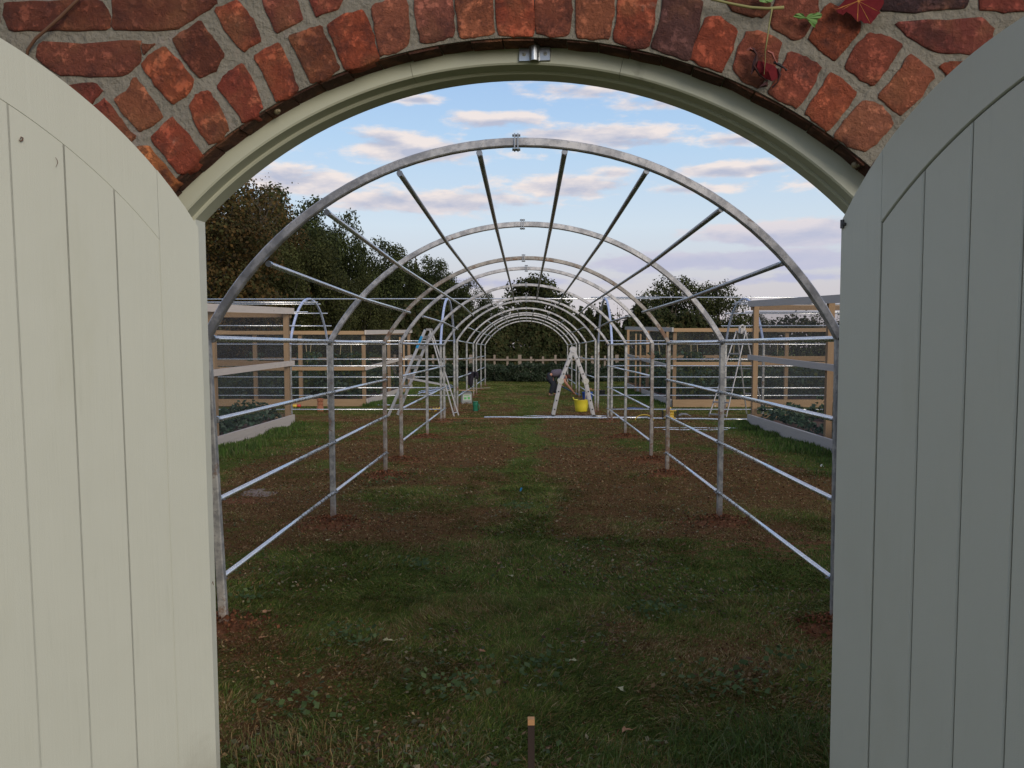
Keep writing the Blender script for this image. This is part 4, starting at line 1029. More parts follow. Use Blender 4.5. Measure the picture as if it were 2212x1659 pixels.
gg = G(); gg.tube([H_ + Vector((-.04, 0, -.05)), H_ + Vector((-.03, 0, .10)), H_ + Vector((.03, 0, .13)), H_ + Vector((.08, 0, .10)), H_ + Vector((.07, 0, -.1))], .028, 8); gg.build('top_hoop', 'aluminium', lad3)
gg = G(); gg.box(H_ + Vector((.02, 0, .0)), (.09, .12, .14)); gg.build('top_cap', 'alu_dark', lad3)
for t in (.25, .55): gg = G(); p = B_ + (H_ - B_) * t; gg.tube([p - wv * .45, p + wv * .45], .012, 6); gg.build('cross_bar', 'alu_dark', lad3)

# ------------------------------------------------------------------ small things on the grass
def G_at(u, v):                      # where a picture point meets the lawn (used once, to survey positions)
    q = (u - U0) / FPX; t = (V0 - v) / FPX; d = Vector((q, CP + t * SP, t * CP - SP)); y = 18.
    for _ in range(6): k = (float(gz0(y)) - EYE) / d.z; y = d.y * k
    return Vector((d.x * k, y, float(gz0(y))))
def tub(name, c, r0, r1, h, mat, label, cat, fill=None, handles=True, tilt=None, group=None):
    root = empty(name, tuple(c), 0, label, cat, group)
    gg = G(); gg.lathe(c, [(.001, .004), (r0 * .93, 0), (r0, .012), (r0 + (r1 - r0) * .5, h * .5), (r1, h - .012), (r1 + .010, h), (r1 - .002, h), (r1 - .012, h - .02), (r0 - .006, .02), (.001, .014)], 28)
    gg.build('body', mat, root, smooth=True)
    if handles:
        for s in (-1, 1):
            gg = G(); pts = [Vector(c) + Vector((s * r1 * .98, -.07, h)), Vector(c) + Vector((s * (r1 + .02), -.05, h + .045)), Vector(c) + Vector((s * (r1 + .025), .0, h + .06)), Vector(c) + Vector((s * (r1 + .02), .05, h + .045)), Vector(c) + Vector((s * r1 * .98, .07, h))]
            gg.tube(pts, .011, 7); gg.build('handle', mat, root, smooth=True)
    if fill:
        gg = G(); prof = [(r1 - .02, h * .82), (r1 * .7, h * .92), (r1 * .35, h * 1.02), (.001, h * 1.06)]; gg.lathe(c, prof, 18); gg.v = [(x + random.uniform(-.012, .012), y + random.uniform(-.012, .012), z + random.uniform(-.012, .012)) for x, y, z in gg.v]
        gg.build('soil_heap', fill, root)
    return root
c = G_at(1256, 889); c.y += .0
tub('flexible_tub', c, .155, .195, .31, 'yellow_tub', 'bright yellow flexible tub of soil standing under the hinged ladder', 'tub', 'soil')
c = G_at(1269, 868); tub('flexible_tub', c, .135, .165, .30, 'blue_tub', 'dark blue tub heaped with soil just behind the yellow tub', 'tub', 'soil', False)
c = G_at(1299, 853.5); tub('flexible_tub', c, .12, .13, .17, 'black_tub', 'black bucket lying low on the grass past the tunnel rail', 'tub', None, False)
gg = G(); p = G_at(1283, 851); gg.beam(p + Vector((-.12, -.3, .16)), p + Vector((.20, -.3, .17)), .028, .028); gg.beam(p + Vector((-.26, -.3, .17)), p + Vector((-.10, -.3, .20)), .09, .05)
o = gg.build('club_hammer', 'wood_fresh'); tag(o, 'wooden-handled lump hammer resting across the top of the blue tub', 'hammer')
# grey container with label
c = G_at(1007.5, 871); root = empty('chemical_drum', tuple(c), 0, 'square grey plastic container with a white and green label, by a tunnel post', 'container')
gg = G(); q = Matrix.Rotation(R(8), 3, 'Z')
prof = [(0, .155), (.02, .16), (.30, .16), (.35, .13), (.37, .08)]
vs = []; 
for z, h_ in prof:
    for (i, j) in ((-1, -.8), (-.8, -1), (.8, -1), (1, -.8), (1, .8), (.8, 1), (-.8, 1), (-1, .8)): vs.append(c + q @ Vector((i * h_, j * h_ * .85, z)))
fs = [(r * 8 + k, r * 8 + (k + 1) % 8, (r + 1) * 8 + (k + 1) % 8, (r + 1) * 8 + k) for r in range(4) for k in range(8)] + [tuple(range(32, 40))]
gg.add(vs, fs); gg.build('body', 'grey_plastic', root)
gg = G(); gg.box(c + q @ Vector((.01, -.139, .18)), (.235, .005, .17), q); gg.build('label', 'white_label', root)
gg = G(); gg.box(c + q @ Vector((-.045, -.1430, .155)), (.075, .003, .06), q); gg.box(c + q @ Vector((.065, -.1430, .16)), (.07, .003, .075), q); gg.box(c + q @ Vector((.0, -.1430, .235)), (.17, .003, .018), q); gg.build('label_print', 'green_label', root)
gg = G(); gg.lathe(c + Vector((0, 0, .36)), [(.03, 0), (.03, .03), (.001, .03)], 12); gg.build('cap', 'black', root)
gg = G(); p = G_at(1012, 872) + Vector((0, -.02, .40)); gg.beam(p + Vector((-.28, .02, 0)), p + Vector((.20, .02, -.015)), .10, .025); o = gg.build('plank', 'wood_orange'); tag(o, 'short red-brown board balanced on top of the grey container', 'plank')
gg = G(); gg.beam(p + Vector((-.1, .25, .02)), p + Vector((.62, .5, .05)), .04, .02); o = gg.build('wooden_batten', 'wood_fence'); tag(o, 'thin weathered batten lying behind the grey container', 'batten')
# green jug with two legs (post driver cap)
c = G_at(1027, 888); root = empty('plastic_jug', tuple(c), 0, 'dark green plastic jug standing upside down on the grass', 'jug')
gg = G(); gg.lathe(c, [(.062, 0), (.066, .02), (.060, .12), (.070, .135), (.074, .19), (.066, .225), (.072, .235), (.072, .25), (.001, .252)], 20); gg.build('body', 'green_plastic', root, smooth=True)
gg = G(); gg.tube([c + Vector((.065, -.03, .19)), c + Vector((.10, -.045, .17)), c + Vector((.10, -.045, .06)), c + Vector((.066, -.03, .03))], .012, 7); gg.build('handle', 'green_plastic', root, smooth=True)
gg = G(); gg.box(c + Vector((-.012, -.066, .075)), (.022, .02, .13)); gg.build('rib', 'green_plastic', root)
# jacket on rail
jy = 26.3; jz_ = zeave(jy) - .94
jk = empty('jacket', (-1.72, jy, jz_), 0, 'dark jacket slung over a side rail of the far tunnel section', 'jacket')
def cloth(pts_rows, mat, parent, name, th=.02):
    gg = G(); n = len(pts_rows[0]); vs = [p for r in pts_rows for p in r]; fs = []
    for i in range(len(pts_rows) - 1):
        for k in range(n - 1): fs.append((i * n + k, i * n + k + 1, (i + 1) * n + k + 1, (i + 1) * n + k))
    gg.add(vs, fs); o = gg.build(name, mat, parent, smooth=True); sm = o.modifiers.new('thick', 'SOLIDIFY'); sm.thickness = th; sb = o.modifiers.new('sub', 'SUBSURF'); sb.levels = 1; sb.render_levels = 1; return o
jx = -1.72
rows = []
for j, zz in enumerate((-.40, -.30, -.16, -.04, .03, .035, -.02, -.10, -.18)):
    row = []
    for k in range(9):
        f = k / 8; off = (-.05 if j < 4 else (0 if j in (4, 5) else .05)); wdt = (.17, .20, .24, .30, .34, .34, .32, .24, .16)[j]
        row.append((jx + off * .6 + (f - .5) * wdt * .75 - .03 * (j < 3), jy + (off * .8) + (f - .5) * .30 + .02 * math.sin(k * 1.7 + j), jz_ + .012 + zz + .015 * math.sin(k * 2.2)))
    rows.append(row)
cloth(rows, 'jacket', jk, 'coat_body')
gg = G(); gg.tube([(jx + .10, jy, jz_ + .02), (jx + .15, jy - .02, jz_ - .02), (jx + .17, jy - .03, jz_ - .12), (jx + .15, jy - .03, jz_ - .2)], [.04, .05, .045, .035], 8); gg.build('sleeve', 'jacket', jk, smooth=True)
gg = G(); gg.tube([(jx - .02, jy - .1, jz_ - .1), (jx - .05, jy - .12, jz_ - .25), (jx - .03, jy - .12, jz_ - .45)], [.05, .05, .035], 8); gg.build('sleeve', 'jacket', jk, smooth=True)
# terracotta pipe
c = G_at(692, 888); root = empty('terracotta_pipe', tuple(c), 0, 'upright terracotta drain pipe on bare soil behind the second tunnel post', 'clay pipe')
gg = G(); gg.lathe(c, [(.065, 0), (.085, .0), (.085, .11), (.070, .125), (.070, .25), (.085, .265), (.085, .33), (.070, .33), (.062, .32), (.055, .02)], 20); gg.build('body', 'terracotta', root, smooth=False)
gg = G(); gg.lathe(c, [(.087, .18), (.089, .19), (.087, .20)], 16); gg.build('rim_band', 'terracotta', root)
# black cylinder
c = G_at(742, 878); root = empty('black_canister', tuple(c), 0, 'small black cylindrical canister in front of the far cage board', 'canister')
gg = G(); gg.lathe(c, [(.05, 0), (.062, .01), (.064, .17), (.072, .175), (.072, .20), (.05, .21), (.001, .212)], 18); gg.build('body', 'black', root, smooth=True)
gg = G(); gg.lathe(c, [(.066, .05), (.067, .06), (.067, .10), (.066, .11)], 18); gg.build('band', 'grey_plastic', root)
# yellow-red tube
c = G_at(638, 880); root = empty('sealant_tube', tuple(c), 0, 'yellow tube with a red cap end lying on the grass beyond the near cage corner', 'tube')
gg = G(); gg.tube([c + Vector((-.15, 0, .045)), c + Vector((.05, 0, .045))], .036, 12); gg.build('body', 'yellow_plastic', root, smooth=True)
gg = G(); gg.tube([c + Vector((.05, 0, .045)), c + Vector((.15, .01, .045))], .038, 12); gg.build('cap', 'red_plastic', root, smooth=True)
# orange clamps
for (u, v, lab) in ((933, 890, 'orange plastic pipe clamp on the grass, the smaller of the pair by the A-frame ladder'), (947, 889, 'orange plastic pipe clamp on the grass, the larger of the pair by the A-frame ladder')):
    c = G_at(u, v); gg = G(); gg.tube([c + Vector((-.06, 0, .01)), c + Vector((-.05, 0, .09)), c + Vector((.0, 0, .06)), c + Vector((.04, .0, .10)), c + Vector((.09, 0, .07)), c + Vector((.07, 0, .01))], .024 if v == 889 else .014, 7)
    o = gg.build('pipe_clamp', 'yellow_plastic', smooth=True); tag(o, lab, 'clamp', 'orange clamps by the ladder foot')
# cable reel
c = G_at(1447, 907); root = empty('cable_reel', tuple(c), 0, 'yellow cable reel in a low black stand behind the tunnel rails', 'cable reel')
gg = G(); gg.lathe(c + Vector((0, 0, .03)), [(.001, 0), (.13, 0), (.13, .02), (.085, .02), (.09, .05), (.08, .08), (.09, .11), (.08, .14), (.085, .17), (.14, .17), (.14, .185), (.03, .19), (.025, .25), (.001, .25)], 22); gg.build('drum', 'yellow_plastic', root, smooth=False)
gg = G()
for x0 in (-.16, .17):
    gg.tube([c + Vector((x0, -.05, 0)), c + Vector((x0, -.05, .20)), c + Vector((x0, .08, .20)), c + Vector((x0, .08, 0))], .010, 6)
gg.build('stand', 'black', root)
gg = G(); p = G_at(1392, 909); gg.tube([p + Vector((.20 * math.cos(t), .04 * math.sin(t), .005 + .125 * math.sin(t))) for t in np.linspace(0, math.pi, 14)] + [p + Vector((-.25, .05, .005)), p + Vector((-.5, .1, .008))], .010, 6)
o = gg.build('yellow_hose', 'yellow_plastic', smooth=True); tag(o, 'loop of thin yellow hose arching out of the grass near the cable reel', 'hose')
# grey gloves / cloth
c = G_at(1478, 900); rows = [[c + Vector((-.18 + i * .045, j * .05, max(.0, .09 * math.sin(i / 8 * 3.1) * math.sin((j + 1) / 5 * 3.1) + .015 * math.sin(i * 2.3 + j)))) for i in range(9)] for j in range(4)]
o = cloth(rows, 'grey_cloth', None, 'work_cloth', .02); tag(o, 'crumpled grey work cloth dropped on the grass beside the cable reel', 'cloth')
# blue sheet
c = G_at(1373, 887); rows = [[c + Vector((-.24 + i * .06, j * .09, .03 + .02 * math.sin(i + j * 2))) for i in range(9)] for j in range(4)]
o = cloth(rows, 'blue_sheet', None, 'folded_sheet', .03); tag(o, 'folded navy blue sheet lying flat on the grass beyond the rails', 'sheet')
# pipes on the ground
def gpipe(p0, p1, r, label, mat='galv_bright', lift=.012):
    a, b = G_at(*p0), G_at(*p1); a.z += lift + r; b.z += lift + r; gg = G(); n = 7
    pts = [a + (b - a) * (i / n) + Vector((0, 0, .006 * math.sin(i * 2.2))) for i in range(n + 1)]
    gg.tube(pts, r, 8); o = gg.build('steel_pipe', mat, smooth=True); tag(o, label, 'pipe', 'loose galvanised pipes lying on the grass')
gpipe((1046, 905), (1400, 906), .022, 'long bright pipe across the walkway lawn in front of the hinged ladder')
gpipe((1400, 906.5), (1616, 909), .020, 'long bright pipe on the lawn from the second post towards the grey cage corner', lift=.006)
gpipe((1131, 899.5), (1310, 900), .012, 'thin half-buried pipe in the grass at the feet of the hinged ladder', lift=-.004)
gpipe((1413, 925), (1593, 926), .012, 'thin pipe on the lawn outside the tunnel, the farther of a close pair', lift=-.004)
gpipe((1432, 929), (1572, 929.5), .012, 'thin pipe on the lawn outside the tunnel, the nearer of a close pair', lift=-.005)
gpipe((667, 877), (843, 877), .014, 'pipe lying along the front board of the far pale cage', lift=.01)
for i, (a, b) in enumerate((((903, 852), (975, 833)), ((915, 850), (978, 835)), ((925, 851), (980, 838)), ((905, 848), (945, 838)))):
    gpipe(a, b, .017, ('first', 'second', 'third', 'shortest')[i] + ' of the slanting blue-white pipes on the far grass, counted from the pale cage', 'galv_blue')
gg = G(); a, b = G_at(898, 906), G_at(1150, 905.5); gg.tube([a + Vector((0, 0, .03)), (a + b) / 2 + Vector((0, 0, .02)), b + Vector((0, 0, .03))], .0035, 5); o = gg.build('string_line', 'string'); tag(o, 'orange builder\'s string stretched low across the lawn', 'string')
# stake in the foreground
st = empty('wooden_stake', (.02, 2.62, 0), 0, 'dark square stake with a freshly cut orange top standing in the grass of the gateway', 'stake')
sx = (1148 - U0) / FPX * 2.7; gg = G(); gg.beam((sx, 2.62, -.1), (sx - .001, 2.62, .372), .0225, .0225, up=(0, 1, 0), bev=.001); gg.build('shaft', 'wood_stake', st)
gg = G(); gg.beam((sx - .001, 2.62, .3725), (sx - .001, 2.62, .392), .0225, .0225, up=(0, 1, 0), bev=.001); gg.build('cut_top', 'wood_fresh', st)
# paving slab at the left
gg = G(); c = G_at(545, 1063); c.z += .005; gg.slab([(c.x - .42, c.y - .2), (c.x + .25, c.y - .26), (c.x + .38, c.y + .05), (c.x + .05, c.y + .24), (c.x - .45, c.y + .16)], lambda a, b, z: Vector((a, z, .026 - b + float(ground_z(c.x, c.y)) - .02)), 0, .04, .006); o = gg.build('stone_slab', 'slab'); tag(o, 'flat pale stone slab half sunk in the soil outside the tunnel rails', 'slab')
# blue peg in the grass
gg = G(); c = G_at(1125, 1062); gg.box(c + Vector((0, 0, .02)), (.018, .01, .05), Matrix.Rotation(R(20), 3, 'Y')); o = gg.build('blue_peg', 'blue_label'); tag(o, 'tiny bright blue plastic peg in the green strip of the lawn', 'peg')
# white petals/flowers scattered
for (u, v, lab) in ((1775, 1012, 'white flower head in the grass below the grey cage board'), (1545, 880, 'small white flower beyond the rails near the step ladder')):
    c = G_at(u, v); gg = G()
    for k in range(6): gg.box(c + Vector((.015 * math.cos(k), .015 * math.sin(k * 1.7), .03 + .008 * (k % 3))), (.016, .014, .006), Matrix.Rotation(k, 3, 'X'))
    o = gg.build('white_flower', 'white_petal'); tag(o, lab, 'flower')

# ------------------------------------------------------------------ bending man
def skin_body(name, verts, edges, radii, mat, parent, sub=2):
    me = bpy.data.meshes.new(name); me.from_pydata(verts, edges, []); o = bpy.data.objects.new(name, me); COL.objects.link(o)
    sk = o.modifiers.new('skin', 'SKIN'); sk.use_smooth_shade = True
    for i, r in enumerate(radii):
        r2 = r if isinstance(r, tuple) else (r, r); me.skin_vertices[0].data[i].radius = r2
    me.skin_vertices[0].data[0].use_root = True
    s = o.modifiers.new('sub', 'SUBSURF'); s.levels = sub; s.render_levels = sub
    me.materials.append(M[mat])
    if parent: o.parent = parent
    return o
mx_, my_ = (1340 * .23146 + 877.8 - U0) / FPX * 28.4, 28.2
man = empty('person', (mx_, my_, float(gz0(my_))), 0, 'man in dark grey shirt and black trousers bending over a blue bar', 'person')
def q_(cx, cy, d=0): return ((cx - 1340) / 272, d, (1318 - cy) / 272)
# continuous body in skin colour: pelvis root
V_ = [q_(1335, 1125), q_(1375, 1108), q_(1425, 1110), q_(1460, 1128), q_(1478, 1140), q_(1503, 1150),
      q_(1452, 1132, -.17), q_(1478, 1190, -.21), q_(1520, 1240, -.16), q_(1555, 1280, -.12),
      q_(1440, 1135, .16), q_(1418, 1195, .22), q_(1445, 1222, .16), q_(1462, 1236, .08),
      q_(1328, 1140, -.10), q_(1372, 1205, -.13), q_(1340, 1290, -.12), q_(1332, 1308, -.12), q_(1365, 1312, -.13),
      q_(1338, 1140, .10), q_(1392, 1215, .14), q_(1388, 1290, .14), q_(1382, 1308, .14), q_(1410, 1312, .14)]
E_ = [(0, 1), (1, 2), (2, 3), (3, 4), (4, 5), (3, 6), (6, 7), (7, 8), (8, 9), (3, 10), (10, 11), (11, 12), (12, 13), (0, 14), (14, 15), (15, 16), (16, 17), (17, 18), (0, 19), (19, 20), (20, 21), (21, 22), (22, 23)]
R_ = [(.09, .08), (.09, .08), (.10, .08), (.09, .08), .055, .085, .07, .05, .036, .030, .07, .05, .036, .030, .095, .065, .045, .04, .035, .095, .065, .045, .04, .035]
skin_body('body', V_, E_, R_, 'skin', man)
skin_body('shirt', [q_(1345, 1118), q_(1385, 1104), q_(1430, 1107), q_(1458, 1126), q_(1452, 1134, -.17), q_(1468, 1168, -.20), q_(1440, 1136, .16), q_(1426, 1168, .20)], [(0, 1), (1, 2), (2, 3), (3, 4), (4, 5), (3, 6), (6, 7)], [(.17, .14), (.165, .14), (.18, .16), (.16, .14), .10, .085, .10, .085], 'shirt', man)
skin_body('trousers', [q_(1325, 1128), q_(1345, 1115), q_(1326, 1145, -.10), q_(1370, 1207, -.13), q_(1342, 1300, -.12), q_(1336, 1145, .10), q_(1390, 1217, .14), q_(1388, 1300, .14)], [(0, 1), (0, 2), (2, 3), (3, 4), (0, 5), (5, 6), (6, 7)], [(.17, .145), (.155, .125), .125, .095, .075, .125, .095, .075], 'trousers', man)
for d in (-.12, .14):
    cx = 1350 if d < 0 else 1398
    skin_body('boot', [q_(cx - 22, 1306, d), q_(cx, 1308, d), q_(cx + 22, 1311, d)], [(0, 1), (1, 2)], [.055, .05, .04], 'boot', man)
gg = G()
o = skin_body('hair', [q_(1488, 1134), q_(1502, 1134), q_(1520, 1142), q_(1524, 1158)], [(0, 1), (1, 2), (2, 3)], [.07, .085, .078, .05], 'hair', man)
# hands with fingers
def hand(c, dirn, s=1.0):
    c = Vector(c); d = Vector(dirn).normalized(); sd = Vector((0, 1, 0)); up = d.cross(sd)
    vs = [c - d * .03, c + d * .03]; es = [(0, 1)]; rs = [.028, .034]
    for k, ln in enumerate((.05, .058, .054, .042)):
        b = c + d * .05 + sd * (-.027 + k * .018); m1 = b + d * ln * .5; m2 = m1 + (d * .4 + up * .6) * ln * .6; i = len(vs); vs += [b, m1, m2]; es += [(1, i), (i, i + 1), (i + 1, i + 2)]; rs += [.010, .0095, .008]
    i = len(vs); vs += [c + sd * -.035, c + sd * -.05 + d * .035 + up * .02]; es += [(0, i), (i, i + 1)]; rs += [.013, .010]
    return skin_body('hand', [tuple(v) for v in vs], es, rs, 'skin', man, 1)
hand(q_(1560, 1286, -.12), (.7, 0, -.7)); hand(q_(1466, 1238, .06), (.8, 0, -.4))
# face details: nose and ear
gg = G(); W0 = WORLD[man.name]
def mw(p): return W0 @ Vector(p)
gg.lathe(mw(q_(1508, 1184, 0)), [(.001, -.03), (.014, -.01), (.016, .0), (.001, .02)], 8); gg.build('nose', 'skin', man, smooth=True)
gg = G(); gg.lathe(mw(q_(1488, 1160, -.085)), [(.001, -.012), (.022, -.008), (.026, 0), (.018, .006), (.001, .004)], 10, Matrix.Rotation(R(90), 3, 'X')); gg.build('ear', 'skin', man, smooth=True)
gg = G(); gg.tube([mw(q_(1452, 1230, .05)), mw(q_(1530, 1270, -.06)), mw(q_(1605, 1305, -.13))], [.022, .022, .016], 8); gg.tube([mw(q_(1590, 1298, -.12)), mw(q_(1620, 1308, -.13))], .03, 8)
o = gg.build('iron_bar', 'blue_tool', smooth=True); tag(o, 'blue-grey digging bar held low in the bending man\'s hands', 'bar')

# ------------------------------------------------------------------ back fence
FY = 42.0; fz = float(gz0(FY))
fence = empty('paling_fence', (0, FY, fz), 0, 'weathered wooden fence of a rail and separate pales in front of the dark hedge', 'fence')
k = -26
for k in range(-22, 24):
    x = -.36 + k * .625 + random.uniform(-.05, .05); big = k % 4 == 0
    h = 1.22 + random.uniform(-.05, .06) if not big else 1.27
    gg = G(); gg.beam((x, FY, fz - .1), (x + random.uniform(-.02, .02), FY, fz + h), .17 if big else random.uniform(.085, .12), .10 if big else .03, up=(0, 1, 0)); gg.build('post' if big else 'pale', 'wood_fence', fence)
for i in range(8):
    x0 = -14 + i * 3.6; gg = G(); dz = random.uniform(-.03, .03); gg.beam((x0, FY - .07, fz + 1.02 + dz), (x0 + 3.65, FY - .07, fz + 1.03 - dz), .05, .085); gg.build('rail', 'wood_fence', fence)
low_f = empty('low_picket', (3.5, 40.6, fz), 0, 'short broken picket fence standing in front of the taller one, beside the grey cage', 'fence')
for k in range(16):
    x = 2.3 + k * .33; gg = G(); gg.beam((x, 40.9, fz), (x + random.uniform(-.05, .05), 40.9, fz + random.uniform(.75, 1.0)), random.uniform(.08, .12), .025, up=(0, 1, 0)); gg.build('picket', 'wood_fence', low_f)
gg = G(); gg.beam((2.1, 40.86, fz + .55), (7.5, 40.86, fz + .60), .035, .07); gg.build('rail', 'wood_fence', low_f)
lf2 = empty('low_picket', (-5, 40.6, fz), 0, 'short grey picket fence standing in front of the taller one, beside the pale cage', 'fence')
for k in range(26):
    x = -10.8 + k * .30; gg = G(); gg.beam((x, 40.9, fz), (x + random.uniform(-.03, .03), 40.9, fz + random.uniform(.75, .95)), random.uniform(.08, .11), .025, up=(0, 1, 0)); gg.build('picket', 'wood_fence', lf2)
gg = G(); gg.beam((-11, 40.86, fz + .5), (-3.1, 40.86, fz + .55), .035, .07); gg.build('rail', 'wood_fence', lf2)

# things beyond the left cage
gg = G(); c = Vector(((645 - U0) / FPX * 38, 38, fz)); 
rows = [[c + Vector((-.6 + i * .17, j * .5, (.0, .9, 1.22, 1.28, 1.1, .0)[j] * (.95 + .06 * math.sin(i * 1.3)))) for i in range(9)] for j in range(6)]
o = cloth(rows, 'tarpaulin', None, 'covered_stack', .02); tag(o, 'blue-grey tarpaulin covering a stack beyond the far pale cage', 'covered stack')
gp = empty('timber_pile', ((505 - U0) / FPX * 38, 38, fz), 0, 'low pile of pale sawn timber seen through the net of the near pale cage', 'timber pile')
for k in range(7):
    gg = G(); x0 = (505 - U0) / FPX * 38; gg.beam((x0 - .9 + .1 * (k % 3), 38 + .14 * (k % 3), fz + .95 + .11 * (k // 3)), (x0 + .85 - .2 * (k % 2), 38.1 + .14 * (k % 3), fz + .95 + .11 * (k // 3)), .12, .09); gg.build('plank', 'wood_pale', gp)
for dx in (-.6, .6): gg = G(); gg.box((x0 + dx, 38.15, fz + .45), (.12, .5, .9)); gg.build('trestle', 'wood_fence', gp)
gg = G(); c = Vector(((716 - U0) / FPX * 23.1, 23.08, 1.6 - .13)); gg.box(c, (.075, .03, .46)); lv = gg.build('spirit_level', 'yellow_plastic'); tag(lv, 'yellow spirit level hanging upright on the far pale cage, behind a tunnel post', 'spirit level')
gg = G(); 
for k in range(4): gg.box(c + Vector((0, -.017, -.15 + k * .1)), (.05, .006, .035))
gg.build('vial', 'dark_steel', lv)

# ------------------------------------------------------------------ vegetation
def pal(n, cols, jit=.14):
    cols = np.array(cols); c = cols[RNG.integers(0, len(cols), n)]; return c * (1 + RNG.uniform(-jit, jit, (n, 1)))
GREENS = [(.050, .070, .018), (.062, .082, .022), (.036, .054, .015), (.085, .098, .028)]
AUT = [(.088, .056, .018), (.072, .052, .018), (.054, .048, .015), (.105, .060, .019), (.050, .048, .015)]
DARK = [(.030, .038, .012), (.038, .048, .015), (.048, .057, .018)]
HDK = [(.026, .034, .011), (.034, .042, .014), (.044, .050, .018), (.055, .048, .018)]
OLIVE = [(.050, .055, .017), (.062, .063, .020), (.042, .047, .015)]
def crown_pts(n, w, d, h, z0, clumps=60, cr=.16, seed=0, conic=False, ragged=.25):
    rg = np.random.default_rng(seed); P = []; Nn = []; CI = []
    # clump centres in an uneven ellipsoid shell and inside
    C = []
    while len(C) < clumps:
        v = rg.normal(size=3); v /= np.linalg.norm(v); r = rg.uniform(.35, 1.0) ** .5; v = v * r
        if v[2] < -.75: continue
        C.append(v)
    C = np.array(C); 
    zz = (C[:, 2] + .75) / 1.75
    if conic: rad = np.clip(1 - zz, .04, 1); C[:, :2] *= rad[:, None] * 1.0
    rr = rg.uniform(.6, 1.35, clumps) * cr
    if conic: rr = rr * np.clip(1.25 - zz, .3, 1)
    per = np.maximum(1, (n * rr ** 2 / np.sum(rr ** 2)).astype(int))
    for i, c in enumerate(C):
        k = per[i]; v = rg.normal(size=(k, 3)); v /= np.linalg.norm(v, axis=1, keepdims=True)
        r = rg.uniform(.25, 1.0, (k, 1)) ** .45 * (1 + rg.normal(0, ragged * .5, (k, 1)))
        p = c * .88 + v * r * rr[i] * np.array([1.25, 1.25, .85]); P.append(p); Nn.append(v + rg.normal(0, .5, (k, 3))); CI.append(np.full(k, i))
    P = np.concatenate(P); Nn = np.concatenate(Nn); CI = np.concatenate(CI)
    zz = (P[:, 2] + .85) / 1.85
    P = np.stack([P[:, 0] * w / 2, P[:, 1] * d / 2, z0 + zz * (h - z0)], 1)
    return P, Nn, CI, C
def make_tree(name, label, cat, group, w, h, z0, n, leaf, cols, seed, conic=False, clumps=70, cr=.24, trunk=.22, aspect=1.5, wisp=False):
    root = empty(name, (0, 0, 0), 0, label, cat, group); rg = np.random.default_rng(seed)
    P, Nn, CI, C = crown_pts(n, w, w * .85, h, z0, clumps, cr, seed, conic)
    col = pal(len(P), cols); ct = rg.uniform(.55, 1.5, clumps)[CI][:, None]; col = col * ct
    o = leafmesh('crown', P, Nn, rg.uniform(.6, 1.3, len(P)) * leaf, col, 'foliage', root, aspect=aspect)
    gg = G(); zt = h * (.95 if conic else .62)
    gg.tube([(0, 0, -.2), (.05, .02, h * .2), (-.08, .05, h * .4), (.05, 0, zt)], [trunk, trunk * .8, trunk * .6, trunk * .22], 9)
    for i in rg.choice(len(C), min(len(C), 14 if not wisp else 26), replace=False):
        c = C[i]; e = Vector((c[0] * w / 2 * .9, c[1] * w * .42 * .9, z0 + (c[2] * .88 + .85) / 1.85 * (h - z0))); b = Vector((0, 0, max(h * .15, e.z * .45)))
        mid = (b + e) / 2 + Vector((rg.uniform(-.3, .3), rg.uniform(-.3, .3), -.15)); gg.tube([b, mid, e], [trunk * .38, trunk * .22, .02], 5)
    gg.build('trunk', 'bark', root, smooth=True)
    note_children(root); return root
def place(o, u, y, label=None, sc=1.0, rz=0., src=None, group=None):
    loc = ((u - U0) / FPX * y, y, float(gz0(y)))
    if src is None: o.location = loc; o.rotation_euler = (0, 0, rz); o.scale = (sc,) * 3 if not isinstance(sc, tuple) else sc; return o
    return copy_thing(src, loc, rz, sc, label, group)
WG = 'trees of the wood beyond the pale cages'
t_aut = make_tree('oak_tree', 'big rust-brown oak nearest the gateway, filling the space beside the pale door', 'tree', WG, 7.5, 10.5, 1.2, 34000, .105, AUT, 1, clumps=110, cr=.2)
t_oli = make_tree('ash_tree', 'olive green rounded ash in the middle of the wood', 'tree', WG, 6.5, 10.3, 1.0, 26000, .105, OLIVE, 2, clumps=110, cr=.2)
t_grn = make_tree('broadleaf_tree', 'dark green broadleaf with sky gaps through its crown', 'tree', WG, 6.8, 10.0, 1.2, 19000, .12, DARK, 3, clumps=80, cr=.19)
t_con = make_tree('conifer_tree', 'narrow pointed dark conifer at the end of the wood', 'tree', WG, 6.4, 11.5, .4, 15000, .13, DARK, 4, conic=True, clumps=150, cr=.2, aspect=2.4)
# (u, depth, visible top v) -> scale by wanted top
def fit(src, base_h, u, y, vtop, label, wsc=1.0, first=False, rz=None):
    d = (V0 - vtop) / FPX; Zt = y * (d * CP - SP) / (CP + d * SP) + EYE - float(gz0(y)); s = Zt / base_h
    rz = random.uniform(0, 6.28) if rz is None else rz
    if first: return place(src, u, y, sc=(s * wsc, s * wsc, s), rz=rz)
    return place(None, u, y, label, (s * wsc, s * wsc, s), rz, src, WG)
fit(t_aut, 10.3, 455, 31, 340, None, 1.0, True)
fit(t_aut, 10.3, 545, 38, 378, 'rust-brown oak just past the frame edge with a bare wispy top', 1.0)
fit(t_grn, 9.9, 612, 43, 398, None, 1.0, True)
fit(t_oli, 10.2, 590, 35.5, 500, None, .95, True)
fit(t_oli, 10.2, 695, 37.5, 505, 'olive green ash with a lower rounded crown below the first big purlin', .9)
fit(t_grn, 9.9, 690, 46, 425, 'dark broadleaf peeping above the ash crowns under the first arch', .9)
fit(t_aut, 10.3, 500, 33, 520, 'low spreading brown oak in front of the taller oaks', .9)
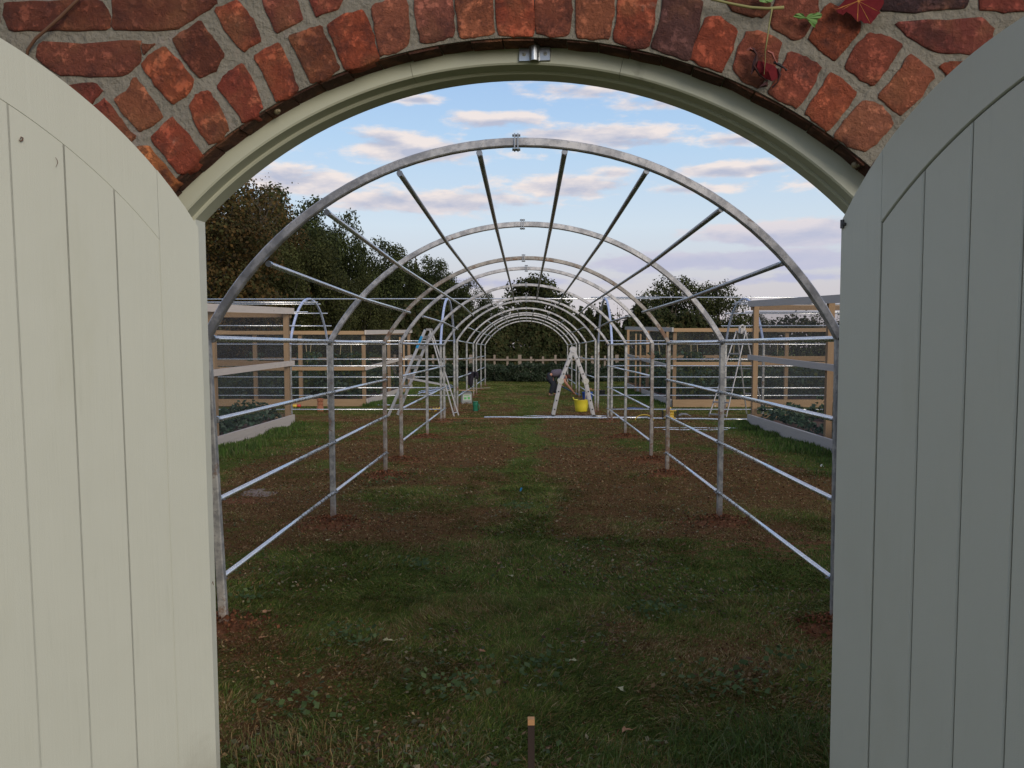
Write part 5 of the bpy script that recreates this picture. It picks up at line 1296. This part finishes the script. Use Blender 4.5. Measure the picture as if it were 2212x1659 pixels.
fit(t_grn, 9.9, 752, 46, 455, 'dark broadleaf whose edge falls steeply beside the sky', .62)
fit(t_grn, 9.9, 835, 50, 515, 'loose dark broadleaf with leaves scattered against the sky beside the conifer', .85)
fit(t_oli, 10.2, 790, 44, 585, 'yellowish ash low in the wood behind the second arch', .85)
fit(t_con, 11.4, 900, 56, 541, None, .9, True)
fit(t_grn, 9.9, 960, 60, 560, 'rounded dark broadleaf just past the conifer', .8)
fit(t_oli, 10.2, 900, 50, 640, 'olive ash low in front of the conifer', .9)
fit(t_grn, 9.9, 1012, 64, 600, 'smaller dark broadleaf sloping down to the end of the wood', .8)
fit(t_con, 11.4, 865, 58, 560, 'second pointed conifer partly behind the loose broadleaf', .8)
fit(t_grn, 9.9, 1060, 68, 632, 'last low broadleaf at the tail of the wood', .9)
fit(t_grn, 9.9, 868, 62, 528, 'dark broadleaf filling the gap between the loose broadleaf and the conifer', 1.0)
fit(t_grn, 9.9, 928, 64, 556, 'dark broadleaf directly behind the conifer', .9)
fit(t_oli, 10.2, 1000, 58, 655, 'low olive ash near the end of the wood', .9)
# centre and right trees
FG = 'single trees on the skyline beyond the hedge'
WG = FG
t_c = make_tree('broadleaf_tree', 'round dark tree on the skyline framed by the middle of the tunnel', 'tree', FG, 4.6, 6.4, 1.0, 9500, .115, DARK + OLIVE, 11, clumps=70, cr=.2)
fit(t_c, 6.3, 1162, 58, 584, None, 1.15, True, 2.4)
t_r = make_tree('oak_tree', 'spreading oak on the skyline beside the grey cage, its crown full of gaps', 'tree', FG, 6.4, 6.6, .8, 11000, .11, OLIVE + DARK, 12, clumps=60, cr=.19, wisp=True)
fit(t_r, 6.5, 1450, 55, 592, None, 1.0, True, .4)
fit(t_r, 6.5, 1548, 56, 606, 'denser round-topped oak on the skyline behind the corner of the grey cage', .95)
fit(t_r, 6.5, 1405, 57, 640, 'low open crown on the tunnel side of the skyline oak', .8)
fit(t_r, 6.5, 1625, 57, 672, 'low dark bush-like tree sloping down behind the grey cage roof', .8)
fit(t_c, 6.3, 1232, 60, 668, 'low bushy tree at the shoulder of the skyline tree in the tunnel', 1.1)
fit(t_c, 6.3, 1300, 62, 690, 'small rounded bush on the skyline between the tunnel arches', 1.2)

def hedge(name, label, x0, x1, yc, dep, h, n, leaf, cols, seed, cat='hedge', kind=None, z0=None, dens_top=.25):
    rg = np.random.default_rng(seed); z0 = float(gz0(yc)) if z0 is None else z0
    x = rg.uniform(x0, x1, n); f = rg.uniform(0, 1, n); hh = h * (.62 + .72 * fbm(x * .8, x * 0 + seed, seed, 4) + .25 * (vnoise(x * 4, x * 0, seed) - .5)) + np.abs(rg.normal(0, .05, n)) * h
    front = rg.uniform(0, 1, n) < .7
    bul = (fbm(x * 1.1, f * 3, seed + 3, 3) - .5) * 1.0
    y = np.where(front, yc - dep / 2 + np.abs(rg.normal(0, .25, n)) + bul, rg.uniform(yc - dep / 2, yc + dep / 2, n))
    z = np.where(front, z0 + hh * f, z0 + hh * (1 - np.abs(rg.normal(0, .10, n))))
    Nn = np.stack([rg.normal(0, .6, n), np.where(front, -1, 0) + rg.normal(0, .6, n), .5 + rg.normal(0, .6, n)], 1)
    cl = .55 + .95 * fbm(x * 1.7, z * 1.7, seed + 8, 3); col = pal(n, cols) * cl[:, None]
    root = empty(name, ((x0 + x1) / 2, yc, z0), 0, label, cat)
    o = leafmesh('foliage', np.stack([x, y, z], 1) - np.array([(x0 + x1) / 2, yc, z0]), Nn, rg.uniform(.6, 1.35, n) * leaf, col, 'foliage', root, aspect=1.5)
    # stems behind the leaves
    gg = G()
    for k in range(int((x1 - x0) * 2.0)):
        xx = x0 + (k + random.random()) / 2.0; gg.tube([(xx, yc + .1, z0 - .1), (xx + random.uniform(-.2, .2), yc, z0 + h * .5), (xx + random.uniform(-.4, .4), yc + .1, z0 + h * .85)], [.05, .035, .012], 5)
    gg.build('stems', 'bark', root)['kind'] = 'stuff'
    return root
hedge('tall_hedge', 'tall dark hedge closing the far end of the walkway behind the fence', -9.5, 9.2, 46.5, 2.4, 3.35, 52000, .13, HDK, 31)
hedge('tall_hedge', 'dark hedge on the skyline behind the farther grey cage', 9.2, 24, 47.5, 2.4, 2.8, 18000, .13, HDK, 32)
hedge('tall_hedge', 'dark undergrowth at the foot of the wood beyond the pale cages', -24, -8.5, 40, 2.5, 3.8, 30000, .13, HDK + OLIVE[:1], 33)
hedge('bramble_bank', 'low tangled bramble bank in front of the far fence', -6.2, 5.6, 40.2, 1.4, .78, 17000, .07, [(.030, .048, .024), (.045, .060, .034), (.07, .085, .055), (.022, .036, .016)], 34, 'brambles')
hedge('bramble_bank', 'low weedy bank behind the farther grey cage', 5.6, 14, 40.2, 1.4, 1.1, 8000, .08, DARK + GREENS, 35, 'brambles')
hedge('bramble_bank', 'low weedy bank behind the farther pale cage', -15, -6.2, 37, 1.4, 1.1, 9000, .08, DARK + GREENS, 36, 'brambles')
# thin saplings by the right skyline
for (u, y, v, lab) in ((1745, 52, 672, 'thin leafy sapling on the skyline, first beyond the skyline oaks'), (1765, 50, 664, 'thin leafy sapling on the skyline, middle one of the three above the grey cage'), (1795, 50, 670, 'thin leafy sapling on the skyline, closest to the dark door'), (1290, 52, 650, 'wispy sapling between the skyline tree and the side hoop'), (1335, 52, 655, 'wispy sapling rising beside the side hoop')):
    x = (u - U0) / FPX * y; t = (V0 - v) / FPX; zt = EYE + y * (t * CP - SP) / (CP + t * SP); z0 = float(gz0(y))
    root = empty('sapling', (x, y, z0), 0, lab, 'sapling', 'saplings on the skyline'); gg = G(); tips = []
    for k in range(5):
        e = Vector((x + random.uniform(-.45, .45), y + random.uniform(-.3, .3), zt - random.uniform(0, .8))); m_ = Vector((x + random.uniform(-.1, .1), y, z0 + (e.z - z0) * .6)); gg.tube([(x, y, z0 - .1), m_, e], [.03, .02, .006], 5); tips.append((m_, e))
    gg.build('stem', 'bark', root); n = 240 if u > 1400 else 110; P = np.array([list(m_ + (e - m_) * random.uniform(-.1, 1.02) + Vector((random.gauss(0, .10), random.gauss(0, .1), random.gauss(0, .08)))) for m_, e in (random.choice(tips) for _ in range(n))]) - np.array([x, y, z0])
    leafmesh('leaves', P, RNG.normal(size=(n, 3)), RNG.uniform(.05, .11, n), pal(n, DARK + OLIVE), 'foliage', root)
# wispy bare top on the oak (near the frame)
tw = empty('bare_tree', ((575 - U0) / FPX * 36, 36, 0), 0, 'thin almost leafless tree rising above the brown oak', 'tree'); tb = Vector(((575 - U0) / FPX * 36, 36, -.1)); gg = G()
gg.tube([tb, tb + Vector((.1, 0, 4)), tb + Vector((-.1, 0, 7.6))], [.12, .08, .02], 6)
for k in range(34):
    z_ = random.uniform(5.2, 7.6); a_ = random.uniform(-1, 1); p_ = tb + Vector((.0, 0, z_)); e_ = p_ + Vector((a_ * 1.0, random.uniform(-.4, .4), random.uniform(.5, 1.4)))
    gg.tube([p_, (p_ + e_) / 2 + Vector((0, 0, -.08)), e_], [.016, .010, .003], 4); gg.tube([(p_ + e_) / 2, e_ + Vector((random.uniform(-.5, .5), 0, random.uniform(-.2, .3)))], [.008, .003], 4)
gg.build('trunk', 'bark', tw); n = 260
leafmesh('leaves', np.stack([RNG.normal(0, .6, n), RNG.normal(0, .3, n), 7.4 + RNG.normal(0, .7, n)], 1), RNG.normal(size=(n, 3)), RNG.uniform(.03, .07, n), pal(n, AUT), 'foliage', tw)
# crops inside the cages
def crop(name, label, x0, x1, y0, y1, h, n, leaf, cols, seed, cat='plants', z0=.15):
    rg = np.random.default_rng(seed); x = rg.uniform(x0, x1, n); y = rg.uniform(y0, y1, n)
    m = fbm(x * 1.3, y * 1.3, seed, 3); keep = rg.uniform(0, 1, n) < sstep(m, .34, .56); x, y, m = x[keep], y[keep], m[keep]; k = len(x)
    z = z0 + h * sstep(m, .3, .75) * rg.uniform(.15, 1, k) ** .7
    Nn = np.stack([rg.normal(0, .7, k), -.3 + rg.normal(0, .7, k), .8 + rg.normal(0, .4, k)], 1)
    o = leafmesh(name, np.stack([x, y, z], 1), Nn, rg.uniform(.6, 1.5, k) * leaf, pal(k, cols, .35) * (.6 + .8 * fbm(x * 3, y * 3, seed + 1, 2))[:, None], 'foliage'); tag(o, label, cat, None, 'stuff'); return o
BLUEG = [(.045, .080, .045), (.060, .10, .062), (.034, .060, .030), (.09, .12, .08)]
crop('bed_plants', 'low blue-green leafy crop spilling over the near pale bed', -9.4, -4.85, 8.7, 16.7, .42, 26000, .055, BLUEG, 51)
crop('bed_plants', 'low blue-green leafy crop in the near grey bed', 4.62, 9.4, 8.7, 16.6, .48, 26000, .055, BLUEG, 52)
crop('bed_plants', 'mixed dark crops in the far pale cage', -10, -4.6, 23.4, 32, .9, 22000, .075, GREENS + BLUEG, 53, z0=.05)
crop('bed_plants', 'mixed dark crops in the far grey cage', 4.15, 10, 23.2, 33.5, .9, 22000, .075, GREENS + BLUEG, 54, z0=.05)
for nm, x0, x1, y0, y1, z, lab in (('bed_soil', -9.55, -4.82, 8.65, 16.8, .15, 'dark soil filling the near pale bed'), ('bed_soil', 4.6, 9.55, 8.65, 16.75, .16, 'dark soil filling the near grey bed'), ('bed_soil', -10.1, -4.55, 23.25, 32.2, .07, 'dark soil filling the far pale bed'), ('bed_soil', 4.1, 10.1, 23.05, 33.6, .07, 'dark soil filling the far grey bed')):
    gg = G(); nx_, ny_ = 26, 34; vs = [(x0 + (x1 - x0) * i / nx_, y0 + (y1 - y0) * j / ny_, z + random.uniform(-.02, .02)) for j in range(ny_ + 1) for i in range(nx_ + 1)]
    gg.add(vs, [(j * (nx_ + 1) + i, j * (nx_ + 1) + i + 1, (j + 1) * (nx_ + 1) + i + 1, (j + 1) * (nx_ + 1) + i) for j in range(ny_) for i in range(nx_)]); o = gg.build(nm, 'soil'); tag(o, lab, 'soil', None, 'stuff')
# bean canes in far cages, with climbing leaves
BG = 'bean canes in the cages'
cane_spots = [(-5.3, 25.2), (-5.9, 25.6), (-6.6, 25.3), (-7.2, 27.0), (-5.6, 28.0), (-8.3, 26.0), (5.0, 25.0), (5.6, 26.5), (6.3, 25.4), (4.6, 27.5), (8.0, 26.5)]
cane_lab = ['bean cane closest to the tunnel in the far pale cage', 'second bean cane from the tunnel in the far pale cage, leaning', 'third bean cane of the front row in the far pale cage', 'leafy bean cane deep in the middle of the far pale cage', 'bean cane at the back of the far pale cage near the tunnel', 'outermost bean cane in the far pale cage', 'front bean cane of the far grey cage beside its corner post', 'second bean cane of the far grey cage behind the steps', 'third bean cane of the far grey cage by the middle of its front', 'bean cane at the back of the far grey cage near the tunnel', 'outermost bean cane in the far grey cage']
for (x, y), lab in zip(cane_spots, cane_lab):
    z0 = float(gz0(y)); tx = x + random.uniform(-.25, .25); root = empty('bean_cane', (x, y, z0), 0, lab, 'bean cane', BG)
    gg = G(); gg.tube([(x, y, z0), (tx, y, 1.75)], .011, 5); gg.build('cane', 'cane', root)
    n = 420; t = RNG.uniform(0.05, 1, n); P = np.stack([(tx - x) * t + RNG.normal(0, .13, n), RNG.normal(0, .13, n), t * 1.5], 1); leafmesh('leaves', P, RNG.normal(size=(n, 3)) + [0, -.5, .4], RNG.uniform(.05, .11, n), pal(n, GREENS + BLUEG), 'foliage', root)

# ------------------------------------------------------------------ grass, litter, weeds
def blades(name, n, y0, y1, half, hmin, hmax, wd, seed, label, rows=2, thr=.0, lim=None):
    rg = np.random.default_rng(seed); y = y0 + (y1 - y0) * rg.uniform(0, 1, n) ** .8; x = rg.uniform(-1, 1, n) * half(y)
    g = greenness(x, y); b = bareness(x, y); keep = (rg.uniform(0, 1, n) < np.clip(.68 + g * .4, .6, 1)) & (rg.uniform(0, 1, n) > sstep(b, .3, .7) * .93)
    # keep off the beds
    keep &= ~((np.abs(x) > 4.5) & (y > 8.5) & (y < 17)); keep &= ~((np.abs(x) > 4.1) & (y > 23) & (y < 33.5))
    x, y, g = x[keep], y[keep], np.clip(g[keep], 0, 1.2); n = len(x); z = ground_z(x, y)
    tuft = fbm(x * 3.2, y * 3.2, 77, 3); h = (hmin + (hmax - hmin) * rg.uniform(0, 1, n)) * (.65 + .6 * sstep(tuft, .35, .7)) * (.45 + .75 * np.clip(g, 0, 1))
    # lying directions swirl with the tuft field so the grass looks brushed flat in places
    lie = fbm(x * 1.1 + 9, y * 1.1, 91, 3) * 12.56 + rg.normal(0, .9, n); lean = rg.uniform(.4, 2.2, n)
    dx, dy = np.cos(lie) * lean * h, np.sin(lie) * lean * h; wx, wy = -np.sin(lie + rg.normal(0, .6, n)), np.cos(lie)
    w_ = wd * rg.uniform(.6, 1.3, n)
    base = np.stack([x, y, z - .004], 1); W = np.stack([wx * w_, wy * w_, np.zeros(n)], 1)
    mid = base + np.stack([dx * .45, dy * .45, h * .62], 1); tip = base + np.stack([dx, dy, h * rg.uniform(.55, 1.0, n)], 1)
    straw = rg.uniform(0, 1, n) > (.16 + .66 * np.clip(g + (fbm(x * 5, y * 5, 58, 3) - .5) * 1.6, 0, 1))
    gc = (.55 + .9 * fbm(x * 9, y * 9, 57, 3))[:, None] * pal(n, [(.105, .145, .024), (.14, .18, .030), (.07, .10, .018), (.19, .20, .05), (.08, .115, .026)], .3); sc_ = pal(n, [(.30, .20, .085), (.22, .13, .052), (.17, .085, .034), (.40, .30, .15), (.20, .15, .048)], .3)
    col = np.where(straw[:, None], sc_, gc)
    if rows == 2:
        V = np.stack([base - W, base + W, mid - W * .7, mid + W * .7, tip], 1).reshape(-1, 3); k = np.arange(n) * 5
        tri = np.stack([k, k + 1, k + 3, k, k + 3, k + 2, k + 2, k + 3, k + 4], 1).reshape(-1, 3); m_ = 5
    else:
        V = np.stack([base - W, base + W, tip], 1).reshape(-1, 3); k = np.arange(n) * 3; tri = np.stack([k, k + 1, k + 2], 1); m_ = 3
    me = bpy.data.meshes.new(name); me.vertices.add(len(V)); me.vertices.foreach_set('co', V.astype(np.float32).ravel()); me.loops.add(tri.size); me.loops.foreach_set('vertex_index', tri.astype(np.int32).ravel())
    me.polygons.add(len(tri)); me.polygons.foreach_set('loop_start', np.arange(0, tri.size, 3, dtype=np.int32)); me.update()
    a = me.attributes.new('col', 'FLOAT_COLOR', 'POINT'); a.data.foreach_set('color', np.repeat(np.concatenate([col, np.ones((n, 1))], 1), m_, 0).astype(np.float32).ravel())
    me.materials.append(M['blade']); o = bpy.data.objects.new(name, me); COL.objects.link(o); tag(o, label, 'grass', None, 'stuff'); return o
blades('grass', 230000, 2.3, 5.2, lambda y: .52 * y + .25 , .012, .042, .0018, 61, 'longer damp green grass just through the gateway')
blades('grass', 300000, 5.0, 10.5, lambda y: .50 * y + .2, .012, .036, .0028, 62, 'thin trodden grass and straw between the first tunnel posts')
blades('grass', 300000, 10.3, 22, lambda y: np.minimum(.46 * y, 7.5), .012, .032, .0050, 63, 'patchy grass around the middle of the tunnel', 1)
blades('grass', 130000, 22, 41, lambda y: np.minimum(.34 * y, 9), .02, .05, .010, 64, 'greener mown grass at the far end of the tunnel', 1)
# lush verge at the cage boards
def verge(x0, y0, y1, s, seed, label):
    rg = np.random.default_rng(seed); n = 9000; y = rg.uniform(y0, y1, n); x = x0 - s * np.abs(rg.normal(0, .28, n)) * (.4 + fbm(y * 1.5, y * 0, seed + 2, 2)); z = ground_z(x, y); h = rg.uniform(.03, .12, n) * (.2 + 1.3 * fbm(y * 2.4, y * 0, seed, 3))
    P = np.stack([x, y, z + h * .5], 1); up = np.stack([rg.normal(0, .25, n), rg.normal(0, .25, n), np.ones(n)], 1); Nn = np.stack([rg.normal(0, 1, n), rg.normal(0, 1, n) - .3, rg.normal(0, .15, n)], 1)
    Nn /= np.linalg.norm(Nn, axis=1, keepdims=True); T = up; spin = np.cross(T, Nn)
    o = leafmesh('verge_grass', P, Nn, h * .18, pal(n, [(.08, .14, .03), (.11, .17, .04), (.06, .10, .028), (.14, .16, .06)]), 'blade', aspect=6, spin=spin); tag(o, label, 'grass', None, 'stuff')
verge(-4.84, 8.6, 17.1, -1, 71, 'lush uncut grass along the near pale bed board'); verge(4.48, 8.6, 17.0, 1, 72, 'lush uncut grass along the near grey bed board')
verge(-4.56, 23, 32.6, -1, 73, 'uncut grass along the far pale bed board'); verge(3.98, 22.8, 34, 1, 74, 'uncut grass along the far grey bed board')
# leaf litter
rg = np.random.default_rng(81); n = 42000; y = 2.4 + 15 * rg.uniform(0, 1, n) ** 1.35; x = rg.uniform(-1, 1, n) * (.5 * y + .2); m_ = fbm(x * 1.4, y * 1.4, 83, 3); kp_ = rg.uniform(0, 1, n) < sstep(m_, .38, .62); x, y = x[kp_], y[kp_]; n = len(x)
Nn = np.stack([rg.normal(0, .45, n), rg.normal(0, .45, n), np.ones(n)], 1)
o = leafmesh('leaf_litter', np.stack([x, y, ground_z(x, y) + rg.uniform(.008, .03, n)], 1), Nn, rg.uniform(.006, .024, n), pal(n, [(.20, .125, .06), (.15, .085, .04), (.10, .052, .028), (.28, .22, .13), (.12, .15, .06), (.12, .075, .038), (.09, .13, .05), (.15, .15, .08)], .4), 'foliage', aspect=1.5); tag(o, 'small dry leaves scattered over the lawn', 'dead leaves', None, 'stuff')
# crumbs of soil, thatch and trodden stalks that give the lawn its grain
def crumbs(name, n, y0, y1, pw, half, smin, smax, seed, label, cols, bias):
    rg = np.random.default_rng(seed); y = y0 + (y1 - y0) * rg.uniform(0, 1, n) ** pw; x = rg.uniform(-1, 1, n) * half(y)
    g = greenness(x, y) + (fbm(x * 4, y * 4, seed, 3) - .5) * .9; b = bareness(x, y); k = (rg.uniform(0, 1, n) < np.clip(bias - g * .9 + b, .06, 1)) & ~((np.abs(x) > 4.4) & (y > 8.4)); x, y = x[k], y[k]; n = len(x)
    Nn = np.stack([rg.normal(0, .8, n), rg.normal(0, .8, n) - .3, np.ones(n)], 1)
    o = leafmesh(name, np.stack([x, y, ground_z(x, y) + rg.uniform(.001, .014, n)], 1), Nn, rg.uniform(smin, smax, n), pal(n, cols, .4), 'blade', aspect=2.2); tag(o, label, 'soil', None, 'stuff')
CR = [(.17, .085, .036), (.24, .13, .06), (.10, .045, .02), (.33, .23, .12), (.06, .028, .014), (.14, .13, .04), (.20, .10, .05)]
crumbs('soil_crumbs', 90000, 2.4, 9, .9, lambda y: .5 * y + .2, .004, .012, 301, 'loose crumbs of soil and dead stalks on the nearer lawn', CR, .82)
crumbs('soil_crumbs', 110000, 9, 24, .8, lambda y: np.minimum(.46 * y, 8), .007, .019, 302, 'loose crumbs of soil and dead stalks on the farther lawn', CR, .95)
# disturbed earth heaped round every post
rg = np.random.default_rng(303); PX = []; 
for (px, py) in POSTS:
    n = 380 if py < 15 else 170; rr_ = np.abs(rg.normal(0, .17, n)) + .02; t_ = rg.uniform(0, 6.283, n); PX.append(np.stack([px + rr_ * 1.2 * np.cos(t_), py + rr_ * np.sin(t_) - .03, np.maximum(0, .035 - rr_ * .1)], 1))
PX = np.concatenate(PX); n = len(PX); PX[:, 2] += ground_z(PX[:, 0], PX[:, 1]) + rg.uniform(0, .012, n)
o = leafmesh('spoil', PX, np.stack([rg.normal(0, .8, n), rg.normal(0, .8, n) - .4, np.ones(n)], 1), rg.uniform(.010, .026, n), pal(n, [(.20, .075, .035), (.28, .12, .06), (.13, .05, .024), (.09, .035, .018)], .3), 'blade', aspect=1.3); tag(o, 'red-brown earth thrown up around the feet of the steel posts', 'soil', None, 'stuff')
# larger individual fallen leaves
fl = [(836, 1398, 'cream', 'pale cream fallen leaf by itself in the grass on the pale-door side'), (1340, 1500, 'cream', 'pale yellow fallen leaf left of the long grass, near the stake'), (735, 1161, 'tan', 'orange-tan curled leaf at the foot of the second tunnel post'), (708, 1172, 'cream', 'small yellow leaf beside the foot of the second tunnel post'), (1125, 1112, 'cream', 'pale leaf in the green strip near the tiny blue peg'), (1105, 1250, 'cream', 'pale yellow leaf in the middle of the lawn'), (1078, 1222, 'tan', 'brown leaf standing on edge in the middle of the lawn'), (1352, 1590, 'tan', 'brown fallen leaf near the bottom edge of the lawn'), (1040, 1420, 'tan', 'tan fallen leaf among the leaf litter'), (1238, 1442, 'cream', 'cream leaf beside the dark weed patch'), (575, 1335, 'tan', 'orange leaf near the first tunnel post'), (1120, 1237, 'tan', 'upright curled brown leaf'), (565, 1390, 'tan', 'brown leaf beside the soil mound of the first post')]
plain('tan_leaf', (.36, .18, .085), .8, 0, .3, 40); plain('cream_leaf', (.42, .38, .20), .7, 0, .25, 40)
for i, (u, v, cl, lab) in enumerate(fl):
    q = (u - U0) / FPX; t = (V0 - v) / FPX; d = Vector((q, CP + t * SP, t * CP - SP)); k = -EYE / d.z; c = Vector((d.x * k, d.y * k, 0)); c.z = float(ground_z(c.x, c.y)) + .028
    rz = random.uniform(0, 6); s_ = random.uniform(.010, .017); gg = G(); rim = []
    for j in range(12):
        a_ = j / 12 * 6.283; rr = s_ * (1 + .35 * math.cos(3 * a_ + i)) * (1.5 if abs(math.cos(a_)) > .7 else 1); rim.append(c + Vector((rr * math.cos(a_ + rz), rr * math.sin(a_ + rz), s_ * .55 * abs(math.sin(a_)) ** 1.5 + .003 * math.sin(j * 2.5))))
    gg.add(rim + [c], [(j, (j + 1) % 12, 12) for j in range(12)]); gg.tube([rim[0], rim[0] + (rim[0] - c) * .7 + Vector((0, 0, .006))], .0012, 4)
    o = gg.build('fallen_leaf', cl + '_leaf'); sm = o.modifiers.new('thick', 'SOLIDIFY'); sm.thickness = .0008; tag(o, lab, 'leaf', 'larger fallen leaves on the lawn')
# weeds: rosettes of broad leaves
WGp = 'broad-leaved weed clumps in the lawn'
ws = [(1160, 1450, .20, 60, 'dark broad-leaved weed clump near the middle of the foreground'), (1130, 1100, .20, 60, 'dark clover-like weed clump on the green centre strip'), (640, 1530, .25, 60, 'broad pale-leaved weed clump near the pale door foot'), (545, 1300, .16, 40, 'weed clump beside the first tunnel post'), (1690, 1440, .2, 40, 'weed clump near the foot of the dark door'), (850, 1045, .22, 60, 'dark green weed clump by the third tunnel post'), (1000, 915, .3, 60, 'low weed clump on the lawn before the tunnel crossing'), (1345, 918, .3, 50, 'low weed clump at the fifth post on the grey-cage side'), (1190, 815, .4, 60, 'dark tuft of weed in the far grass beside the man'), (620, 905, .35, 90, 'leafy weed clump against the near pale bed corner'), (760, 1390, .22, 70, 'weed clump with broad leaves in the lawn short of the second post'), (980, 1500, .22, 80, 'broad-leaved weeds among dead leaves near the bottom of the lawn'), (1420, 1330, .2, 60, 'small weed clump in the grass on the dark-door side'), (1560, 1480, .25, 80, 'spreading weed clump low on the dark-door side'), (900, 1230, .2, 60, 'flat weed rosette between the second post and the centre strip')]
for (u, v, r, n, lab) in ws:
    q = (u - U0) / FPX; t = (V0 - v) / FPX; d = Vector((q, CP + t * SP, t * CP - SP)); k = -EYE / d.z; c = np.array([d.x * k, d.y * k]); 
    xx = c[0] + RNG.normal(0, r * .45, n); yy = c[1] + RNG.normal(0, r * .45, n); zz = ground_z(xx, yy) + RNG.uniform(.02, .07, n); o = leafmesh('weed_clump', np.stack([xx, yy, zz], 1), np.stack([RNG.normal(0, .4, n), -.2 + RNG.normal(0, .4, n), np.ones(n)], 1), RNG.uniform(.014, .034, n), pal(n, [(.08, .12, .04), (.12, .16, .06), (.055, .085, .028)]), 'foliage', aspect=1.3); tag(o, lab, 'weeds', WGp, 'stuff')
# long tufts at the bottom edge
def tuft(u, v, r, n, hgt, lab, cols, name='grass_tuft', flat=.9):
    q = (u - U0) / FPX; t = (V0 - v) / FPX; d = Vector((q, CP + t * SP, t * CP - SP)); k = -EYE / d.z; c = Vector((d.x * k, d.y * k, 0)); gg = G(); V = []; F = []
    cl = []
    for i in range(n):
        bx, by = c.x + random.gauss(0, r * .5), c.y + random.gauss(0, r * .4); z = float(ground_z(bx, by)); a_ = random.uniform(0, 6.28); h = hgt * random.uniform(.5, 1.2); ln = random.uniform(.3, flat) * h * 1.3; dx, dy = math.cos(a_) * ln, math.sin(a_) * ln; w2 = .0016
        wx, wy = -math.sin(a_) * w2, math.cos(a_) * w2; k0 = len(V)
        for f_, zf, wf in ((0, 0, 1), (.3, .55, .9), (.7, .8, .6), (1.05, .62, .05)): V += [(bx + dx * f_ - wx * wf, by + dy * f_ - wy * wf, z + h * zf), (bx + dx * f_ + wx * wf, by + dy * f_ + wy * wf, z + h * zf)]
        F += [(k0 + 2 * j, k0 + 2 * j + 1, k0 + 2 * j + 3, k0 + 2 * j + 2) for j in range(3)]; cl += [cols[random.randrange(len(cols))]] * 8
    gg.add(V, F); o = gg.build(name, 'blade'); a = o.data.attributes.new('col', 'FLOAT_COLOR', 'POINT'); a.data.foreach_set('color', np.array([(*x, 1) for x in cl], dtype=np.float32).ravel()); tag(o, lab, 'grass tuft', 'long grass tufts in the gateway', 'stuff')
GRC = [(.08, .13, .03), (.10, .15, .04), (.15, .17, .07), (.055, .09, .025)]; STR = [(.24, .16, .07), (.16, .11, .05), (.30, .21, .10), (.11, .13, .04)]
tuft(620, 1625, .30, 420, .075, 'tangled long grass with straw at the foot of the pale door', GRC + STR)
tuft(590, 1600, .22, 220, .05, 'matted dead straw lying in the grass by the pale door', STR)
tuft(1590, 1640, .35, 480, .11, 'lush long damp grass towards the dark door foot', GRC)
tuft(1700, 1590, .25, 260, .10, 'long grass tuft against the edge of the dark door', GRC)
tuft(1330, 1655, .3, 260, .06, 'short bright grass tuft beside the stake', GRC)
tuft(930, 1650, .3, 260, .055, 'mixed grass tuft at the bottom of the lawn', GRC + STR[:1])
tuft(1100, 1600, .3, 240, .05, 'grass tuft just before the stake', GRC)
# things sitting outside the frame edge are left out
